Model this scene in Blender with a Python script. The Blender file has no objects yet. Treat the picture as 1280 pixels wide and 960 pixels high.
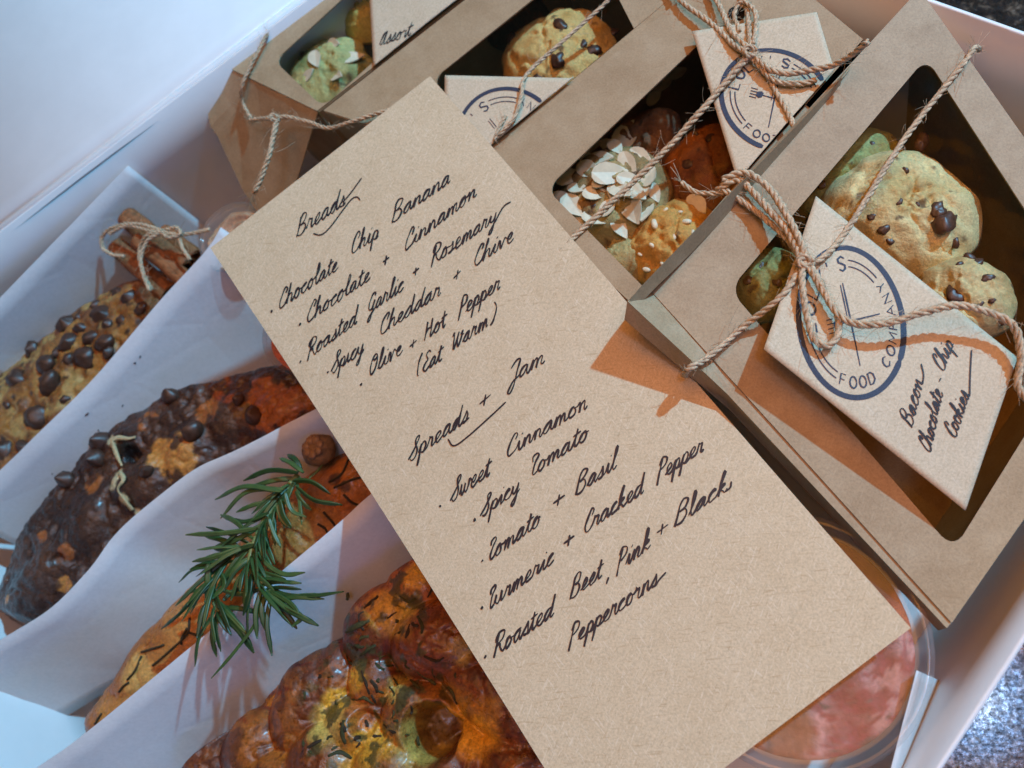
import bpy, math, random
import numpy as np
from mathutils import Vector, Matrix
random.seed(7); rng = np.random.default_rng(7)
S = 0.01                                   # everything below is written in centimetres
sc = bpy.context.scene
C = sc.collection

# ------------------------------------------------------------------ camera
F_PX, CX, CY, H = 1035.0, 640.0, 480.0, 32.0
NADIR = (960.0, 800.0)                     # where straight down falls in the picture
_d = np.array([(NADIR[0]-CX)/F_PX, -(NADIR[1]-CY)/F_PX, -1.0]); _d /= np.linalg.norm(_d)
_z = -_d; _x = np.array([1.0, 0, 0]); _x = _x-_x.dot(_z)*_z; _x /= np.linalg.norm(_x); _y = np.cross(_z, _x)
R = np.array([_x, _y, _z]); EYE = np.array([0, 0, H])
cam = bpy.data.cameras.new('camera'); cam_ob = bpy.data.objects.new('camera', cam); C.objects.link(cam_ob)
M4 = Matrix([list(R[i])+[EYE[i]*S] for i in range(3)]+[[0, 0, 0, 1]])
cam_ob.matrix_world = M4
cam.sensor_width = 36; cam.lens = 36*F_PX/1280; cam.clip_start = 0.01; cam.clip_end = 50
cam.dof.use_dof = True; cam.dof.focus_distance = 0.245; cam.dof.aperture_fstop = 13
sc.camera = cam_ob

# ------------------------------------------------------------------ light: a bright cool lamp up right, a soft blue one overhead, warm room
world = bpy.data.worlds.new('World'); sc.world = world; world.use_nodes = True
bg = world.node_tree.nodes['Background']; bg.inputs[0].default_value = (0.75, 1.0, 0.95, 1); bg.inputs[1].default_value = 0.06
def lamp(name, pos, target, power, color, size, size_y=None):
    l = bpy.data.lights.new(name, 'AREA'); l.energy = power; l.color = color
    l.shape = 'DISK' if size_y is None else 'RECTANGLE'; l.size = size*S
    if size_y: l.size_y = size_y*S
    o = bpy.data.objects.new(name, l); C.objects.link(o)
    o.location = Vector(pos)*S
    o.rotation_euler = (Vector(target)-Vector(pos)).to_track_quat('-Z', 'Y').to_euler()
    return o
lamp('key_lamp', (112, 108, 152), (-5, 8, 6), 66, (0.22, 0.64, 1.0), 5)
w_l = lamp('warm_lamp', (12, 14, 75), (8, 6, 6), 1.4, (1.0, 0.355, 0.03), 80); w_l.data.spread = math.radians(78)
_g = R @ np.array([(1210-CX)/F_PX, -(868-CY)/F_PX, -1.0]); _g = (_g*(-H/_g[2]))[:2]            # where the counter mirrors the overhead lamps added for that reflection
lamp('counter_reflection_lamp', (_g[0]*182/32, _g[1]*182/32, 150), (-8, 5, 0), 2.8, (0.10, 0.45, 1.0), 22)
lamp('small_lamp', (_g[0]*180/32, _g[1]*180/32, 148), (10, -2, 0), 0.6, (0.85, 0.95, 1.0), 5)
lamp('low_window_light', (70, -115, 48), (-30, 30, 10), 2.8, (0.02, 0.25, 1.0), 70, 40)
sc.view_settings.view_transform = 'Standard'; sc.view_settings.look = 'None'
sc.view_settings.exposure = -0.13; sc.view_settings.gamma = 1.0

# ------------------------------------------------------------------ helpers
def P(px, py, z):
    v = R.T @ np.array([1.0, 0, 0])*0 + R @ np.array([(px-CX)/F_PX, -(py-CY)/F_PX, -1.0])
    return EYE+v*((z-H)/v[2])
def PP(px, py, p0, n):
    v = R @ np.array([(px-CX)/F_PX, -(py-CY)/F_PX, -1.0])
    return EYE+v*(np.dot(np.array(p0)-EYE, n)/np.dot(v, n))
def unit(v):
    v = np.array(v, float); return v/max(np.linalg.norm(v), 1e-9)
def hash2(ix, iy, seed):
    h = (ix.astype(np.int64)*374761393+iy.astype(np.int64)*668265263+seed*974634521) & 0x7fffffff
    h = ((h ^ (h >> 13))*1274126177) & 0x7fffffff
    return ((h ^ (h >> 16)) & 0xffff)/65535.0
def vnoise(x, y, seed=0):
    x = np.asarray(x, float); y = np.asarray(y, float)
    ix = np.floor(x); iy = np.floor(y); fx = x-ix; fy = y-iy
    fx = fx*fx*(3-2*fx); fy = fy*fy*(3-2*fy)
    a = hash2(ix, iy, seed); b = hash2(ix+1, iy, seed); c = hash2(ix, iy+1, seed); d = hash2(ix+1, iy+1, seed)
    return (a*(1-fx)+b*fx)*(1-fy)+(c*(1-fx)+d*fx)*fy
def fbm(x, y, seed=0, octv=4):
    t = 0; a = 0.5; n = 0
    for k in range(octv):
        t = t+a*vnoise(x*2**k+k*17.3, y*2**k-k*9.1, seed+k); n += a; a *= 0.5
    return t/n
def sstep(a, b, x):
    t = np.clip((x-a)/(b-a), 0, 1); return t*t*(3-2*t)

def thing(name, label, cat, loc, group=None):
    o = bpy.data.objects.new(name, None); C.objects.link(o); o.empty_display_size = 0.01
    o.location = Vector([float(c)*S for c in loc])
    o['label'] = label; o['category'] = cat
    if group: o['group'] = group
    return o
def origin(o):
    v = np.zeros(3)
    while o is not None:
        v += np.array(o.location)/S; o = o.parent
    return v
def mesh(name, V, F, mat, parent=None, smooth=True, col=None, solid=0, label=None, cat=None, group=None, kind=None, base=None):
    """V in world centimetres; one mesh object"""
    V = np.asarray(V, float)
    o0 = origin(parent) if parent is not None else (np.array(base, float) if base is not None else np.array([V[:, 0].mean(), V[:, 1].mean(), V[:, 2].min()]))
    me = bpy.data.meshes.new(name); me.from_pydata(((V-o0)*S).tolist(), [], [list(map(int, f)) for f in F]); me.update()
    if smooth: me.polygons.foreach_set('use_smooth', [True]*len(me.polygons))
    if col is not None:
        a = me.color_attributes.new('Col', 'FLOAT_COLOR', 'POINT')
        cc = np.ones((len(V), 4), np.float32); cc[:, :3] = col; a.data.foreach_set('color', cc.ravel())
    me.materials.append(mat)
    ob = bpy.data.objects.new(name, me); C.objects.link(ob)
    if parent is not None: ob.parent = parent
    else: ob.location = Vector((o0*S).tolist())
    if solid:
        m = ob.modifiers.new('thickness', 'SOLIDIFY'); m.thickness = solid*S; m.offset = -1
    if label: ob['label'] = label
    if cat: ob['category'] = cat
    if group: ob['group'] = group
    if kind: ob['kind'] = kind
    return ob
class MB:
    def __init__(s): s.V = []; s.F = []; s.c = []
    def add(s, V, F, col=None):
        n = len(s.V); s.V += [tuple(v) for v in V]; s.F += [[i+n for i in f] for f in F]
        if col is not None: s.c += [tuple(col)]*len(V)
    def build(s, name, mat, parent=None, **k):
        return mesh(name, s.V, s.F, mat, parent, col=np.array(s.c) if s.c else None, **k)
def catmull(pts, step):
    pts = [np.array(p, float) for p in pts]
    if len(pts) < 3:
        n = max(2, int(np.linalg.norm(pts[-1]-pts[0])/step)+1)
        return [pts[0]+(pts[-1]-pts[0])*t for t in np.linspace(0, 1, n)]
    e = [2*pts[0]-pts[1]]+pts+[2*pts[-1]-pts[-2]]; out = []
    for i in range(1, len(e)-2):
        p0, p1, p2, p3 = e[i-1:i+3]
        n = max(2, int(np.linalg.norm(p2-p1)/step)+1)
        for t in np.linspace(0, 1, n, endpoint=False):
            out.append(0.5*((2*p1)+(p2-p0)*t+(2*p0-5*p1+4*p2-p3)*t*t+(3*p1-p0-3*p2+p3)*t**3))
    out.append(pts[-1]); return out
def frames(path):
    path = [np.array(p, float) for p in path]; T = []
    for i in range(len(path)):
        T.append(unit(path[min(i+1, len(path)-1)]-path[max(i-1, 0)]))
    n = unit(np.cross(T[0], [0.13, 0.21, 1])); N = []
    for t in T:
        n = unit(n-n.dot(t)*t); N.append(n)
    return T, N
def tube(mb, path, r, sides=6, col=None, flat=1.0, caps=True):
    """r: number or list of radii"""
    T, N = frames(path); n0 = len(path); V = []; Fc = []
    for i, p in enumerate(path):
        b = np.cross(T[i], N[i]); rr = r[i] if hasattr(r, '__len__') else r
        for k in range(sides):
            a = 2*math.pi*k/sides
            V.append(np.array(p)+(N[i]*math.cos(a)+b*math.sin(a)*flat)*rr)
    for i in range(n0-1):
        for k in range(sides):
            k2 = (k+1) % sides
            Fc.append([i*sides+k, i*sides+k2, (i+1)*sides+k2, (i+1)*sides+k])
    if caps:
        Fc.append(list(range(sides))[::-1]); Fc.append([(n0-1)*sides+k for k in range(sides)])
    mb.add(V, Fc, col)
def twine_into(mb, pts, r=0.1, fuzz=9, pitch=0.75, step=0.09, plies=3, fray=0):
    path = catmull(pts, step); T, N = frames(path); L = 0; acc = []
    ph = random.random()*6
    for i in range(len(path)):
        if i: L += np.linalg.norm(path[i]-path[i-1])
        acc.append(L)
    for k in range(plies):
        pp = []
        for i, p in enumerate(path):
            a = ph+2*math.pi*(k/plies+acc[i]/pitch); b = np.cross(T[i], N[i])
            w = r*(0.5+0.08*math.sin(acc[i]*3.1+k))
            pp.append(p+(N[i]*math.cos(a)+b*math.sin(a))*w)
        tube(mb, pp, [r*(0.52+0.07*math.sin(i*0.7+k*2)) for i in range(len(pp))], 6)
    for q in range(int(L*fuzz*2)):
        i = random.randrange(len(path)); d = unit(np.array([random.gauss(0, 1) for _ in range(3)]))
        d = unit(d-0.6*d.dot(T[i])*T[i]); l = abs(random.gauss(0.06, 0.14))+r
        if random.random() < 0.06: l += random.random()*0.45
        t = T[i]*random.choice((-1, 1)); c = unit(np.array([random.gauss(0, 1) for _ in range(3)]))
        hp = [path[i]+d*l*s_+t*l*0.9*s_*s_+c*l*0.35*s_*s_ for s_ in (0.1, 0.4, 0.7, 1.0)]
        tube(mb, hp, 0.0055, 3, caps=False)
    if fray:
        for q in range(fray):
            d = unit(T[-1]+0.35*np.array([random.gauss(0, 1) for _ in range(3)])); e = path[-1]; l = 0.3+random.random()*0.5
            tube(mb, [e, e+d*l*0.5, e+d*l+np.array([0, 0, -0.1])], 0.012, 3, caps=False)

# ------------------------------------------------------------------ materials
def new_mat(name):
    m = bpy.data.materials.new(name); m.use_nodes = True; nt = m.node_tree
    return m, nt, nt.nodes, nt.links, nt.nodes['Principled BSDF']
def coords(nt, scale=(100, 100, 100)):
    n = nt.nodes; tc = n.new('ShaderNodeTexCoord'); mp = n.new('ShaderNodeMapping'); mp.inputs['Scale'].default_value = scale
    nt.links.new(tc.outputs['Object'], mp.inputs['Vector']); return mp.outputs['Vector']
def noise(nt, vec, scale, detail=4, rough=0.55, dist=0):
    n = nt.nodes.new('ShaderNodeTexNoise'); n.inputs['Scale'].default_value = scale; n.inputs['Detail'].default_value = detail
    n.inputs['Roughness'].default_value = rough; n.inputs['Distortion'].default_value = dist; nt.links.new(vec, n.inputs['Vector']); return n.outputs['Fac']
def ramp(nt, fac, stops):
    r = nt.nodes.new('ShaderNodeValToRGB'); e = r.color_ramp.elements
    while len(e) < len(stops): e.new(0.5)
    for k, (p, c) in enumerate(stops):
        e[k].position = p; e[k].color = (*c, 1) if hasattr(c, '__len__') else (c, c, c, 1)
    nt.links.new(fac, r.inputs[0]); return r.outputs[0]
def mixc(nt, fac, a, b, mode='MIX'):
    m = nt.nodes.new('ShaderNodeMix'); m.data_type = 'RGBA'; m.blend_type = mode
    for s_, v in ((0, fac), (6, a), (7, b)):
        if hasattr(v, 'links'): nt.links.new(v, m.inputs[s_])
        elif s_ == 0: m.inputs[0].default_value = v
        else: m.inputs[s_].default_value = (*v, 1)
    return m.outputs[2]
def bump(nt, b, h, strength, dist):
    n = nt.nodes.new('ShaderNodeBump'); n.inputs['Strength'].default_value = strength; n.inputs['Distance'].default_value = dist*S
    nt.links.new(h, n.inputs['Height']); nt.links.new(n.outputs[0], b.inputs['Normal'])
def kraft(name, base, dark, light, fib=0.5, rough=0.75, blotch=0.25):
    m, nt, n, l, b = new_mat(name); v = coords(nt)
    c = ramp(nt, noise(nt, v, 0.9, 5, 0.6), [(0.3, dark), (0.5, base), (0.72, light)])
    c = mixc(nt, 1.0-blotch, c, base)
    fine = noise(nt, v, 16, 3, 0.7)
    c = mixc(nt, 0.55, c, ramp(nt, fine, [(0.3, 0.66), (0.5, 1.0), (0.7, 1.25)]), 'MULTIPLY')
    last = fine
    for k, (ang, sc_, th, colr) in enumerate(((0.4, (22, 2.6, 9), 0.66, light), (1.5, (20, 2.2, 9), 0.67, dark), (2.5, (24, 3, 9), 0.66, light), (3.6, (26, 3.4, 9), 0.675, dark))):
        tc = n.new('ShaderNodeTexCoord'); mp = n.new('ShaderNodeMapping'); mp.inputs['Rotation'].default_value = (0, 0, ang); mp.inputs['Scale'].default_value = (100, 100, 100)
        l.new(tc.outputs['Object'], mp.inputs['Vector'])
        mp2 = n.new('ShaderNodeMapping'); mp2.inputs['Scale'].default_value = sc_; l.new(mp.outputs[0], mp2.inputs['Vector'])
        f = noise(nt, mp2.outputs[0], 1.0, 2, 0.5, 0.4)
        f = ramp(nt, f, [(th-0.05, 0.0), (th+0.03, fib)])
        c = mixc(nt, f, c, colr)
    l.new(c, b.inputs['Base Color']); b.inputs['Roughness'].default_value = rough; b.inputs['Specular IOR Level'].default_value = 0.35
    bump(nt, b, last, 0.25, 0.02); return m
def plain(name, col, rough=0.5, spec=0.5, var=0.12, scale=3, bumpd=0.0, coat=0):
    m, nt, n, l, b = new_mat(name); v = coords(nt); f = noise(nt, v, scale, 5, 0.6)
    c = ramp(nt, f, [(0.3, tuple(x*(1-var) for x in col)), (0.7, tuple(min(1, x*(1+var)) for x in col))])
    l.new(c, b.inputs['Base Color']); b.inputs['Roughness'].default_value = rough; b.inputs['Specular IOR Level'].default_value = spec
    b.inputs['Coat Weight'].default_value = coat; b.inputs['Coat Roughness'].default_value = 0.15
    if bumpd: bump(nt, b, f, 0.6, bumpd)
    return m
def paper(name, col):
    m, nt, n, l, b = new_mat(name); v = coords(nt)
    c = ramp(nt, noise(nt, v, 7, 4, 0.7), [(0.3, tuple(x*0.9 for x in col)), (0.7, col)])
    l.new(c, b.inputs['Base Color']); b.inputs['Roughness'].default_value = 0.5; b.inputs['Specular IOR Level'].default_value = 0.3
    tr = n.new('ShaderNodeBsdfTranslucent'); l.new(c, tr.inputs['Color'])
    mx = n.new('ShaderNodeMixShader'); mx.inputs[0].default_value = 0.3
    l.new(b.outputs[0], mx.inputs[1]); l.new(tr.outputs[0], mx.inputs[2]); l.new(mx.outputs[0], n['Material Output'].inputs[0])
    vo = n.new('ShaderNodeTexVoronoi'); vo.feature = 'DISTANCE_TO_EDGE'; vo.inputs['Scale'].default_value = 0.33; l.new(v, vo.inputs['Vector'])
    h = n.new('ShaderNodeMath'); h.operation = 'MULTIPLY_ADD'; l.new(ramp(nt, vo.outputs['Distance'], [(0.0, 0.0), (0.06, 0.6), (0.3, 0.75)]), h.inputs[0]); h.inputs[1].default_value = 0.9; l.new(noise(nt, v, 2.2, 5, 0.6), h.inputs[2])
    bump(nt, b, h.outputs[0], 0.14, 0.08); return m
def baked(name, rough=0.45, spec=0.5, coat=0.0, nscale=9, bumpd=0.05, var=0.35, spots=None):
    m, nt, n, l, b = new_mat(name); v = coords(nt)
    a = n.new('ShaderNodeVertexColor'); a.layer_name = 'Col'
    f = noise(nt, v, nscale, 6, 0.65, 0.3)
    c = mixc(nt, 1.0, a.outputs[0], ramp(nt, f, [(0.3, 1-var), (0.5, 1.0), (0.7, 1+var)]), 'MULTIPLY')
    l.new(c, b.inputs['Base Color']); b.inputs['Specular IOR Level'].default_value = spec
    r = ramp(nt, noise(nt, v, 2.5, 3, 0.6), [(0.35, max(0.05, rough-0.17)), (0.65, min(1, rough+0.17))]); l.new(r, b.inputs['Roughness'])
    b.inputs['Coat Weight'].default_value = coat; b.inputs['Coat Roughness'].default_value = 0.2
    b.inputs['Subsurface Weight'].default_value = 0.12; b.inputs['Subsurface Radius'].default_value = (0.004, 0.002, 0.001); b.inputs['Subsurface Scale'].default_value = 0.4
    bump(nt, b, f, 0.8, bumpd); return m
def clear(name, gloss=0.16, milk=0, tint=(0.97, 0.98, 0.97), rough=0.06):
    m, nt, n, l, b = new_mat(name); n.remove(b)
    t = n.new('ShaderNodeBsdfTransparent'); t.inputs[0].default_value = (*tint, 1)
    g = n.new('ShaderNodeBsdfGlossy'); g.inputs['Roughness'].default_value = rough
    lw = n.new('ShaderNodeLayerWeight'); lw.inputs[0].default_value = 0.35
    ma = n.new('ShaderNodeMath'); ma.operation = 'MULTIPLY_ADD'; l.new(lw.outputs['Fresnel'], ma.inputs[0]); ma.inputs[1].default_value = gloss*2.2; ma.inputs[2].default_value = gloss*0.3
    if milk:
        df = n.new('ShaderNodeBsdfDiffuse'); df.inputs[0].default_value = (.8, .82, .84, 1); m0 = n.new('ShaderNodeMixShader'); m0.inputs[0].default_value = milk; l.new(t.outputs[0], m0.inputs[1]); l.new(df.outputs[0], m0.inputs[2]); t = m0
    mx = n.new('ShaderNodeMixShader'); l.new(ma.outputs[0], mx.inputs[0]); l.new(t.outputs[0], mx.inputs[1]); l.new(g.outputs[0], mx.inputs[2])
    v = coords(nt); bp = n.new('ShaderNodeBump'); bp.inputs['Strength'].default_value = 0.5; bp.inputs['Distance'].default_value = 0.1*S
    l.new(noise(nt, v, 0.5, 2, 0.5), bp.inputs['Height']); l.new(bp.outputs[0], g.inputs['Normal'])
    l.new(mx.outputs[0], n['Material Output'].inputs[0]); return m
def granite():
    m, nt, n, l, b = new_mat('granite'); v = coords(nt)
    c = ramp(nt, noise(nt, v, 2.2, 6, 0.75, 0.3), [(0.36, (0.008, 0.007, 0.007)), (0.52, (0.03, 0.022, 0.017)), (0.62, (0.12, 0.09, 0.065)), (0.76, (0.34, 0.29, 0.25))])
    vo = n.new('ShaderNodeTexVoronoi'); vo.inputs['Scale'].default_value = 6.5; l.new(v, vo.inputs['Vector'])
    c = mixc(nt, ramp(nt, vo.outputs['Color'], [(0.55, 0.0), (0.8, 0.7)]), c, (0.02, 0.018, 0.02))
    c = mixc(nt, ramp(nt, noise(nt, v, 6, 3, 0.7), [(0.64, 0.0), (0.74, 0.7)]), c, (0.36, 0.33, 0.31))
    l.new(c, b.inputs['Base Color']); l.new(ramp(nt, noise(nt, v, 5, 4, 0.7), [(0.35, 0.05), (0.65, 0.17)]), b.inputs['Roughness']); l.new(ramp(nt, noise(nt, v, 5.5, 5, 0.75), [(0.38, 0.06), (0.5, 0.35), (0.62, 0.95)]), b.inputs['Specular IOR Level'])
    bump(nt, b, noise(nt, v, 9, 4, 0.7), 0.25, 0.004); return m
def leafmat():
    m, nt, n, l, b = new_mat('rosemary_leaf'); v = coords(nt); oi = n.new('ShaderNodeObjectInfo')
    c = ramp(nt, oi.outputs['Random'], [(0.0, (0.016, 0.042, 0.010)), (0.5, (0.033, 0.078, 0.018)), (1.0, (0.070, 0.115, 0.034))])
    c = mixc(nt, 0.6, c, ramp(nt, noise(nt, v, 3, 4, 0.6), [(0.3, 0.6), (0.7, 1.3)]), 'MULTIPLY')
    l.new(c, b.inputs['Base Color']); b.inputs['Roughness'].default_value = 0.42; return m
MT = dict(
    card=kraft('card_kraft', (0.59, 0.45, 0.283), (0.42, 0.28, 0.145), (0.735, 0.605, 0.43), 0.5, 0.8, 0.15),
    tag=kraft('tag_kraft', (0.575, 0.462, 0.315), (0.42, 0.31, 0.195), (0.68, 0.59, 0.455), 0.4, 0.8, 0.15),
    kraft=kraft('box_kraft', (0.37, 0.258, 0.147), (0.285, 0.183, 0.095), (0.46, 0.348, 0.22), 0.3, 0.62, 0.5),
    kraft_in=kraft('inner_kraft', (0.32, 0.19, 0.10), (0.24, 0.13, 0.06), (0.40, 0.25, 0.14), 0.2, 0.8, 0.5),
    board=plain('white_board', (0.78, 0.77, 0.76), 0.55, 0.4, 0.03, 0.6),
    boardkraft=plain('board_back', (0.45, 0.31, 0.19), 0.7, 0.3, 0.1, 2),
    paper=paper('white_liner', (0.82, 0.82, 0.82)),
    ink=plain('black_ink', (0.018, 0.015, 0.02), 0.5, 0.3, 0.3, 20),
    print=plain('navy_print', (0.035, 0.045, 0.075), 0.6, 0.3, 0.35, 25),
    twine=plain('jute', (0.52, 0.385, 0.25), 0.85, 0.2, 0.4, 9),
    bread=baked('bread', 0.42, 0.45, 0.15, 8, 0.06, 0.35),
    glazed=baked('glazed_bread', 0.40, 0.5, 0.22, 10, 0.035, 0.5), jam=baked('jam', 0.5, 0.25, 0.0, 6, 0.05, 0.35),
    choc=baked('chocolate_crust', 0.28, 0.5, 0.25, 9, 0.06, 0.45),
    cookie=baked('cookie', 0.68, 0.3, 0.0, 11, 0.06, 0.26),
    chip=plain('chocolate_chip', (0.058, 0.024, 0.014), 0.42, 0.5, 0.3, 6, 0.02),
    almond=plain('almond', (0.66, 0.58, 0.42), 0.5, 0.4, 0.12, 3),
    seed=plain('seed', (0.70, 0.60, 0.42), 0.5, 0.4, 0.12, 5),
    leaf=leafmat(),
    stem=plain('rosemary_stem', (0.17, 0.20, 0.065), 0.5, 0.4, 0.3, 4),
    needle=plain('dried_needle', (0.035, 0.024, 0.010), 0.6, 0.3, 0.3, 6),
    cinnamon=plain('cinnamon_bark', (0.25, 0.095, 0.035), 0.65, 0.3, 0.45, 4, 0.08),
    garlic=plain('roasted_garlic', (0.17, 0.095, 0.045), 0.6, 0.3, 0.5, 4, 0.12),
    film=clear('window_film', 0.022), plastic=clear('clear_plastic', 0.10, 0.05, (0.97, 0.98, 0.98), 0.1),
    granite=granite(), dark=plain('hole_dark', (0.012, 0.010, 0.008), 0.7, 0.2, 0.2, 4))

# ------------------------------------------------------------------ counter and the big carton
g = 160
mesh('countertop', [(-g, -g, 0), (g, -g, 0), (g, g, 0), (-g, g, 0), (-g, -g, -3), (g, -g, -3), (g, g, -3), (-g, g, -3)],
     [(0, 1, 2, 3), (4, 7, 6, 5), (0, 4, 5, 1), (1, 5, 6, 2), (2, 6, 7, 3), (3, 7, 4, 0)], MT['granite'], smooth=False, kind='structure', base=(0, 0, 0),
     label='speckled dark granite countertop')
ZT = 8.5
def line(a, b, z=ZT): return P(*a, z)[:2], P(*b, z)[:2]
def meet(l1, l2):
    (a, b), (c, d) = l1, l2; r = b-a; s = d-c
    t = ((c-a)[0]*s[1]-(c-a)[1]*s[0])/(r[0]*s[1]-r[1]*s[0]); return a+r*t
LW = line((0, 290), (270, 85)); BW = line((1082, 0), (1280, 62)); RW = line((1149, 959), (1280, 766))
fd = LW[1]-LW[0]; fp = P(-60, 1130, ZT)[:2]; FW = (fp, fp+np.array([fd[1], -fd[0]]))
cBL = meet(LW, BW); cBR = meet(BW, RW); cFR = meet(RW, FW); cFL = meet(FW, LW)
cmid = (cBL+cBR+cFR+cFL)/4
carton = thing('catering_box', 'large white lined carton with its lid folded open holding breads, spreads and small kraft boxes', 'carton', (*cmid, 0))
def wall(name, a, b, zt, bow=0.0, zb=0.35):
    n = np.array([-(b-a)[1], (b-a)[0]]); n = n/np.linalg.norm(n)
    if n.dot(cmid-a) < 0: n = -n
    V = []; Fc = []; m = 25
    for j in range(5):
        for i in range(m):
            t = i/(m-1); q = a+(b-a)*t-n*bow*math.sin(math.pi*t)*(j/4)+n*0.5*(1-j/4)+n*0.05*math.sin(t*9+1)*(j/4)
            V.append((*q, zb+(zt-zb)*j/4))
    for j in range(4):
        for i in range(m-1): Fc.append((j*m+i, j*m+i+1, (j+1)*m+i+1, (j+1)*m+i))
    o = mesh(name, V, Fc, MT['board'], carton)
    s_ = o.modifiers.new('thickness', 'SOLIDIFY'); s_.thickness = 0.13*S; s_.offset = 0
wall('side_panel', cFL, cBL, ZT); wall('side_panel', cBL, cBR, ZT, 0.7); wall('side_panel', cBR, cFR, ZT, 0.3); wall('side_panel', cFR, cFL, ZT)
mesh('base_panel', [(*cFL, .3), (*cBL, .3), (*cBR, .3), (*cFR, .3), (*cFL, .02), (*cBL, .02), (*cBR, .02), (*cFR, .02)],
     [(0, 1, 2, 3), (4, 7, 6, 5), (0, 4, 5, 1), (1, 5, 6, 2), (2, 6, 7, 3), (3, 7, 4, 0)], MT['board'], carton, smooth=False)
# lid: a scored hinge roll then a broad flap leaning out
ln = np.array([fd[1], -fd[0]]); ln /= np.linalg.norm(ln)
if ln.dot(cmid-cFL) > 0: ln = -ln
prof = [(-0.06, ZT-.3), (0.08, ZT+.03), (0.20, ZT+.07), (0.32, ZT+.04), (0.38, ZT-.05), (0.44, ZT-.05), (0.52, ZT+.06), (1.2, ZT+.14), (9, ZT+1.2), (18, ZT+2.4), (27, ZT+3.4)]
V = []; Fc = []
for k, (o_, z_) in enumerate(prof):
    for q in (cFL-fd*0.2, cBL+fd*0.2): V.append((*(q+ln*o_), z_))
for k in range(len(prof)-1): Fc.append((2*k, 2*k+1, 2*k+3, 2*k+2))
mesh('lid', V, Fc, MT['board'], carton, solid=0.15)

# ------------------------------------------------------------------ white paper liners
def liner(label, top, zb, lean=0.4, wav=0.06, seed=1, side=1, closed=0):
    pts = catmull([P(*q) for q in top], 0.35); n0 = len(pts); V = []; Fc = []; m = 9
    T = []
    for i in range(n0):
        t = unit(pts[min(i+1, n0-1)]-pts[max(i-1, 0)]); T.append(unit([t[1]*side, -t[0]*side, 0]))
    for j in range(m):
        f = j/(m-1)
        for i, p in enumerate(pts):
            z = p[2]+(zb-p[2])*f
            w = wav*(fbm(np.array(i*0.12), np.array(f*2.0), seed)-0.5)*2*(0.3+f)
            q = p+T[i]*(lean*f+float(w)); V.append((q[0], q[1], z))
    for j in range(m-1):
        for i in range(n0-1): Fc.append((j*n0+i, j*n0+i+1, (j+1)*n0+i+1, (j+1)*n0+i))
    return mesh('paper_liner', V, Fc, MT['paper'], solid=0.012, label=label, cat='paper liner', group='white paper liners between the breads')
liner('translucent white paper corner standing against the carton wall behind the cinnamon sticks', [(-70, 440, 7.4), (0, 372, 7.4), (80, 290, 7.5), (160, 207, 7.6)], 1.2, 0.9, .1, 3)
lin_b = liner('white paper divider between the chocolate chip bread and the dark chocolate bread', [(-60, 642, 6.6), (0, 588, 6.8), (50, 539, 7), (118, 472, 7), (202, 374, 7.2), (258, 312, 7.4), (276, 284, 7.5)], 1.0, 2.6, .1, 5)
liner('white paper divider with a wavy edge between the dark chocolate bread and the rosemary bread',
      [(-70, 838, 6.9), (17, 790, 7), (67, 757, 7), (111, 712, 7), (141, 671, 7), (175, 639, 7), (242, 587, 7), (296, 562, 7), (393, 512, 7.1), (470, 478, 7.2)], 2.2, 2.3, .12, 7)
liner('white paper divider in front of the rosemary bread beside the knotted glazed bread',
      [(-10, 1000, 6.8), (47, 959, 6.9), (101, 921, 7), (210, 832, 7), (316, 744, 7), (398, 676, 7), (435, 643, 7), (464, 617, 7), (540, 560, 7)], 1.0, 3.0, .1, 9)
liner('small white paper corner sticking up beside the clear tub at the carton wall', [(1146, 838, 7.6), (1133, 889, 7.5), (1113, 966, 7.5), (1108, 984, 7.4)], 3.0, 1.7, .05, 11, side=-1)

# ------------------------------------------------------------------ menu card (pose solved from its four corners)
card_c = np.array([(-17.9, 13.3, 9.4), (-9.8, 19.0, 9.1), (3.5, 0.3, 8.1), (-4.6, -5.4, 8.4)])
pn = unit(np.cross(card_c[1]-card_c[0], card_c[3]-card_c[0])); pn = pn if pn[2] > 0 else -pn
c0 = card_c.mean(0)
cardq = [PP(263, 310, c0, pn), PP(537.5, 95, c0, pn), PP(1138.5, 785, c0, pn), PP(752, 1075, c0, pn)]
if __name__ == '__main__': print('card', [q.round(1) for q in cardq])
card = thing('menu_card', 'long brown kraft card with a handwritten list of breads and spreads lying across the carton', 'menu card', cardq[3])
card_h = lambda u, v: -0.42*(1-u)**1.5*math.sin(math.pi*min(1, max(0, v)))+0.12*math.sin(2*math.pi*v)*u
def card_s(px, py):
    h = 0; e1 = cardq[1]-cardq[0]; e2 = cardq[3]-cardq[0]
    for _ in range(3):
        p = PP(px, py, c0+pn*h, pn); q = p-pn*h-cardq[0]; h = card_h(np.dot(q, e1)/np.dot(e1, e1), np.dot(q, e2)/np.dot(e2, e2))
    return PP(px, py, c0+pn*h, pn), pn
V = []; Fc = []; NU, NV = 24, 60
for i in range(NV+1):
    for j in range(NU+1):
        u, v = j/NU, i/NV
        V.append((1-v)*((1-u)*cardq[0]+u*cardq[1])+v*((1-u)*cardq[3]+u*cardq[2])+pn*card_h(u, v))
for i in range(NV):
    for j in range(NU): a = i*(NU+1)+j; Fc.append((a, a+NU+1, a+NU+2, a+1))
o_ = mesh('card_sheet', V, Fc, MT['card'], card, smooth=False); sm = o_.modifiers.new('thickness', 'SOLIDIFY'); sm.thickness = 0.045*S; sm.offset = -1

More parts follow.
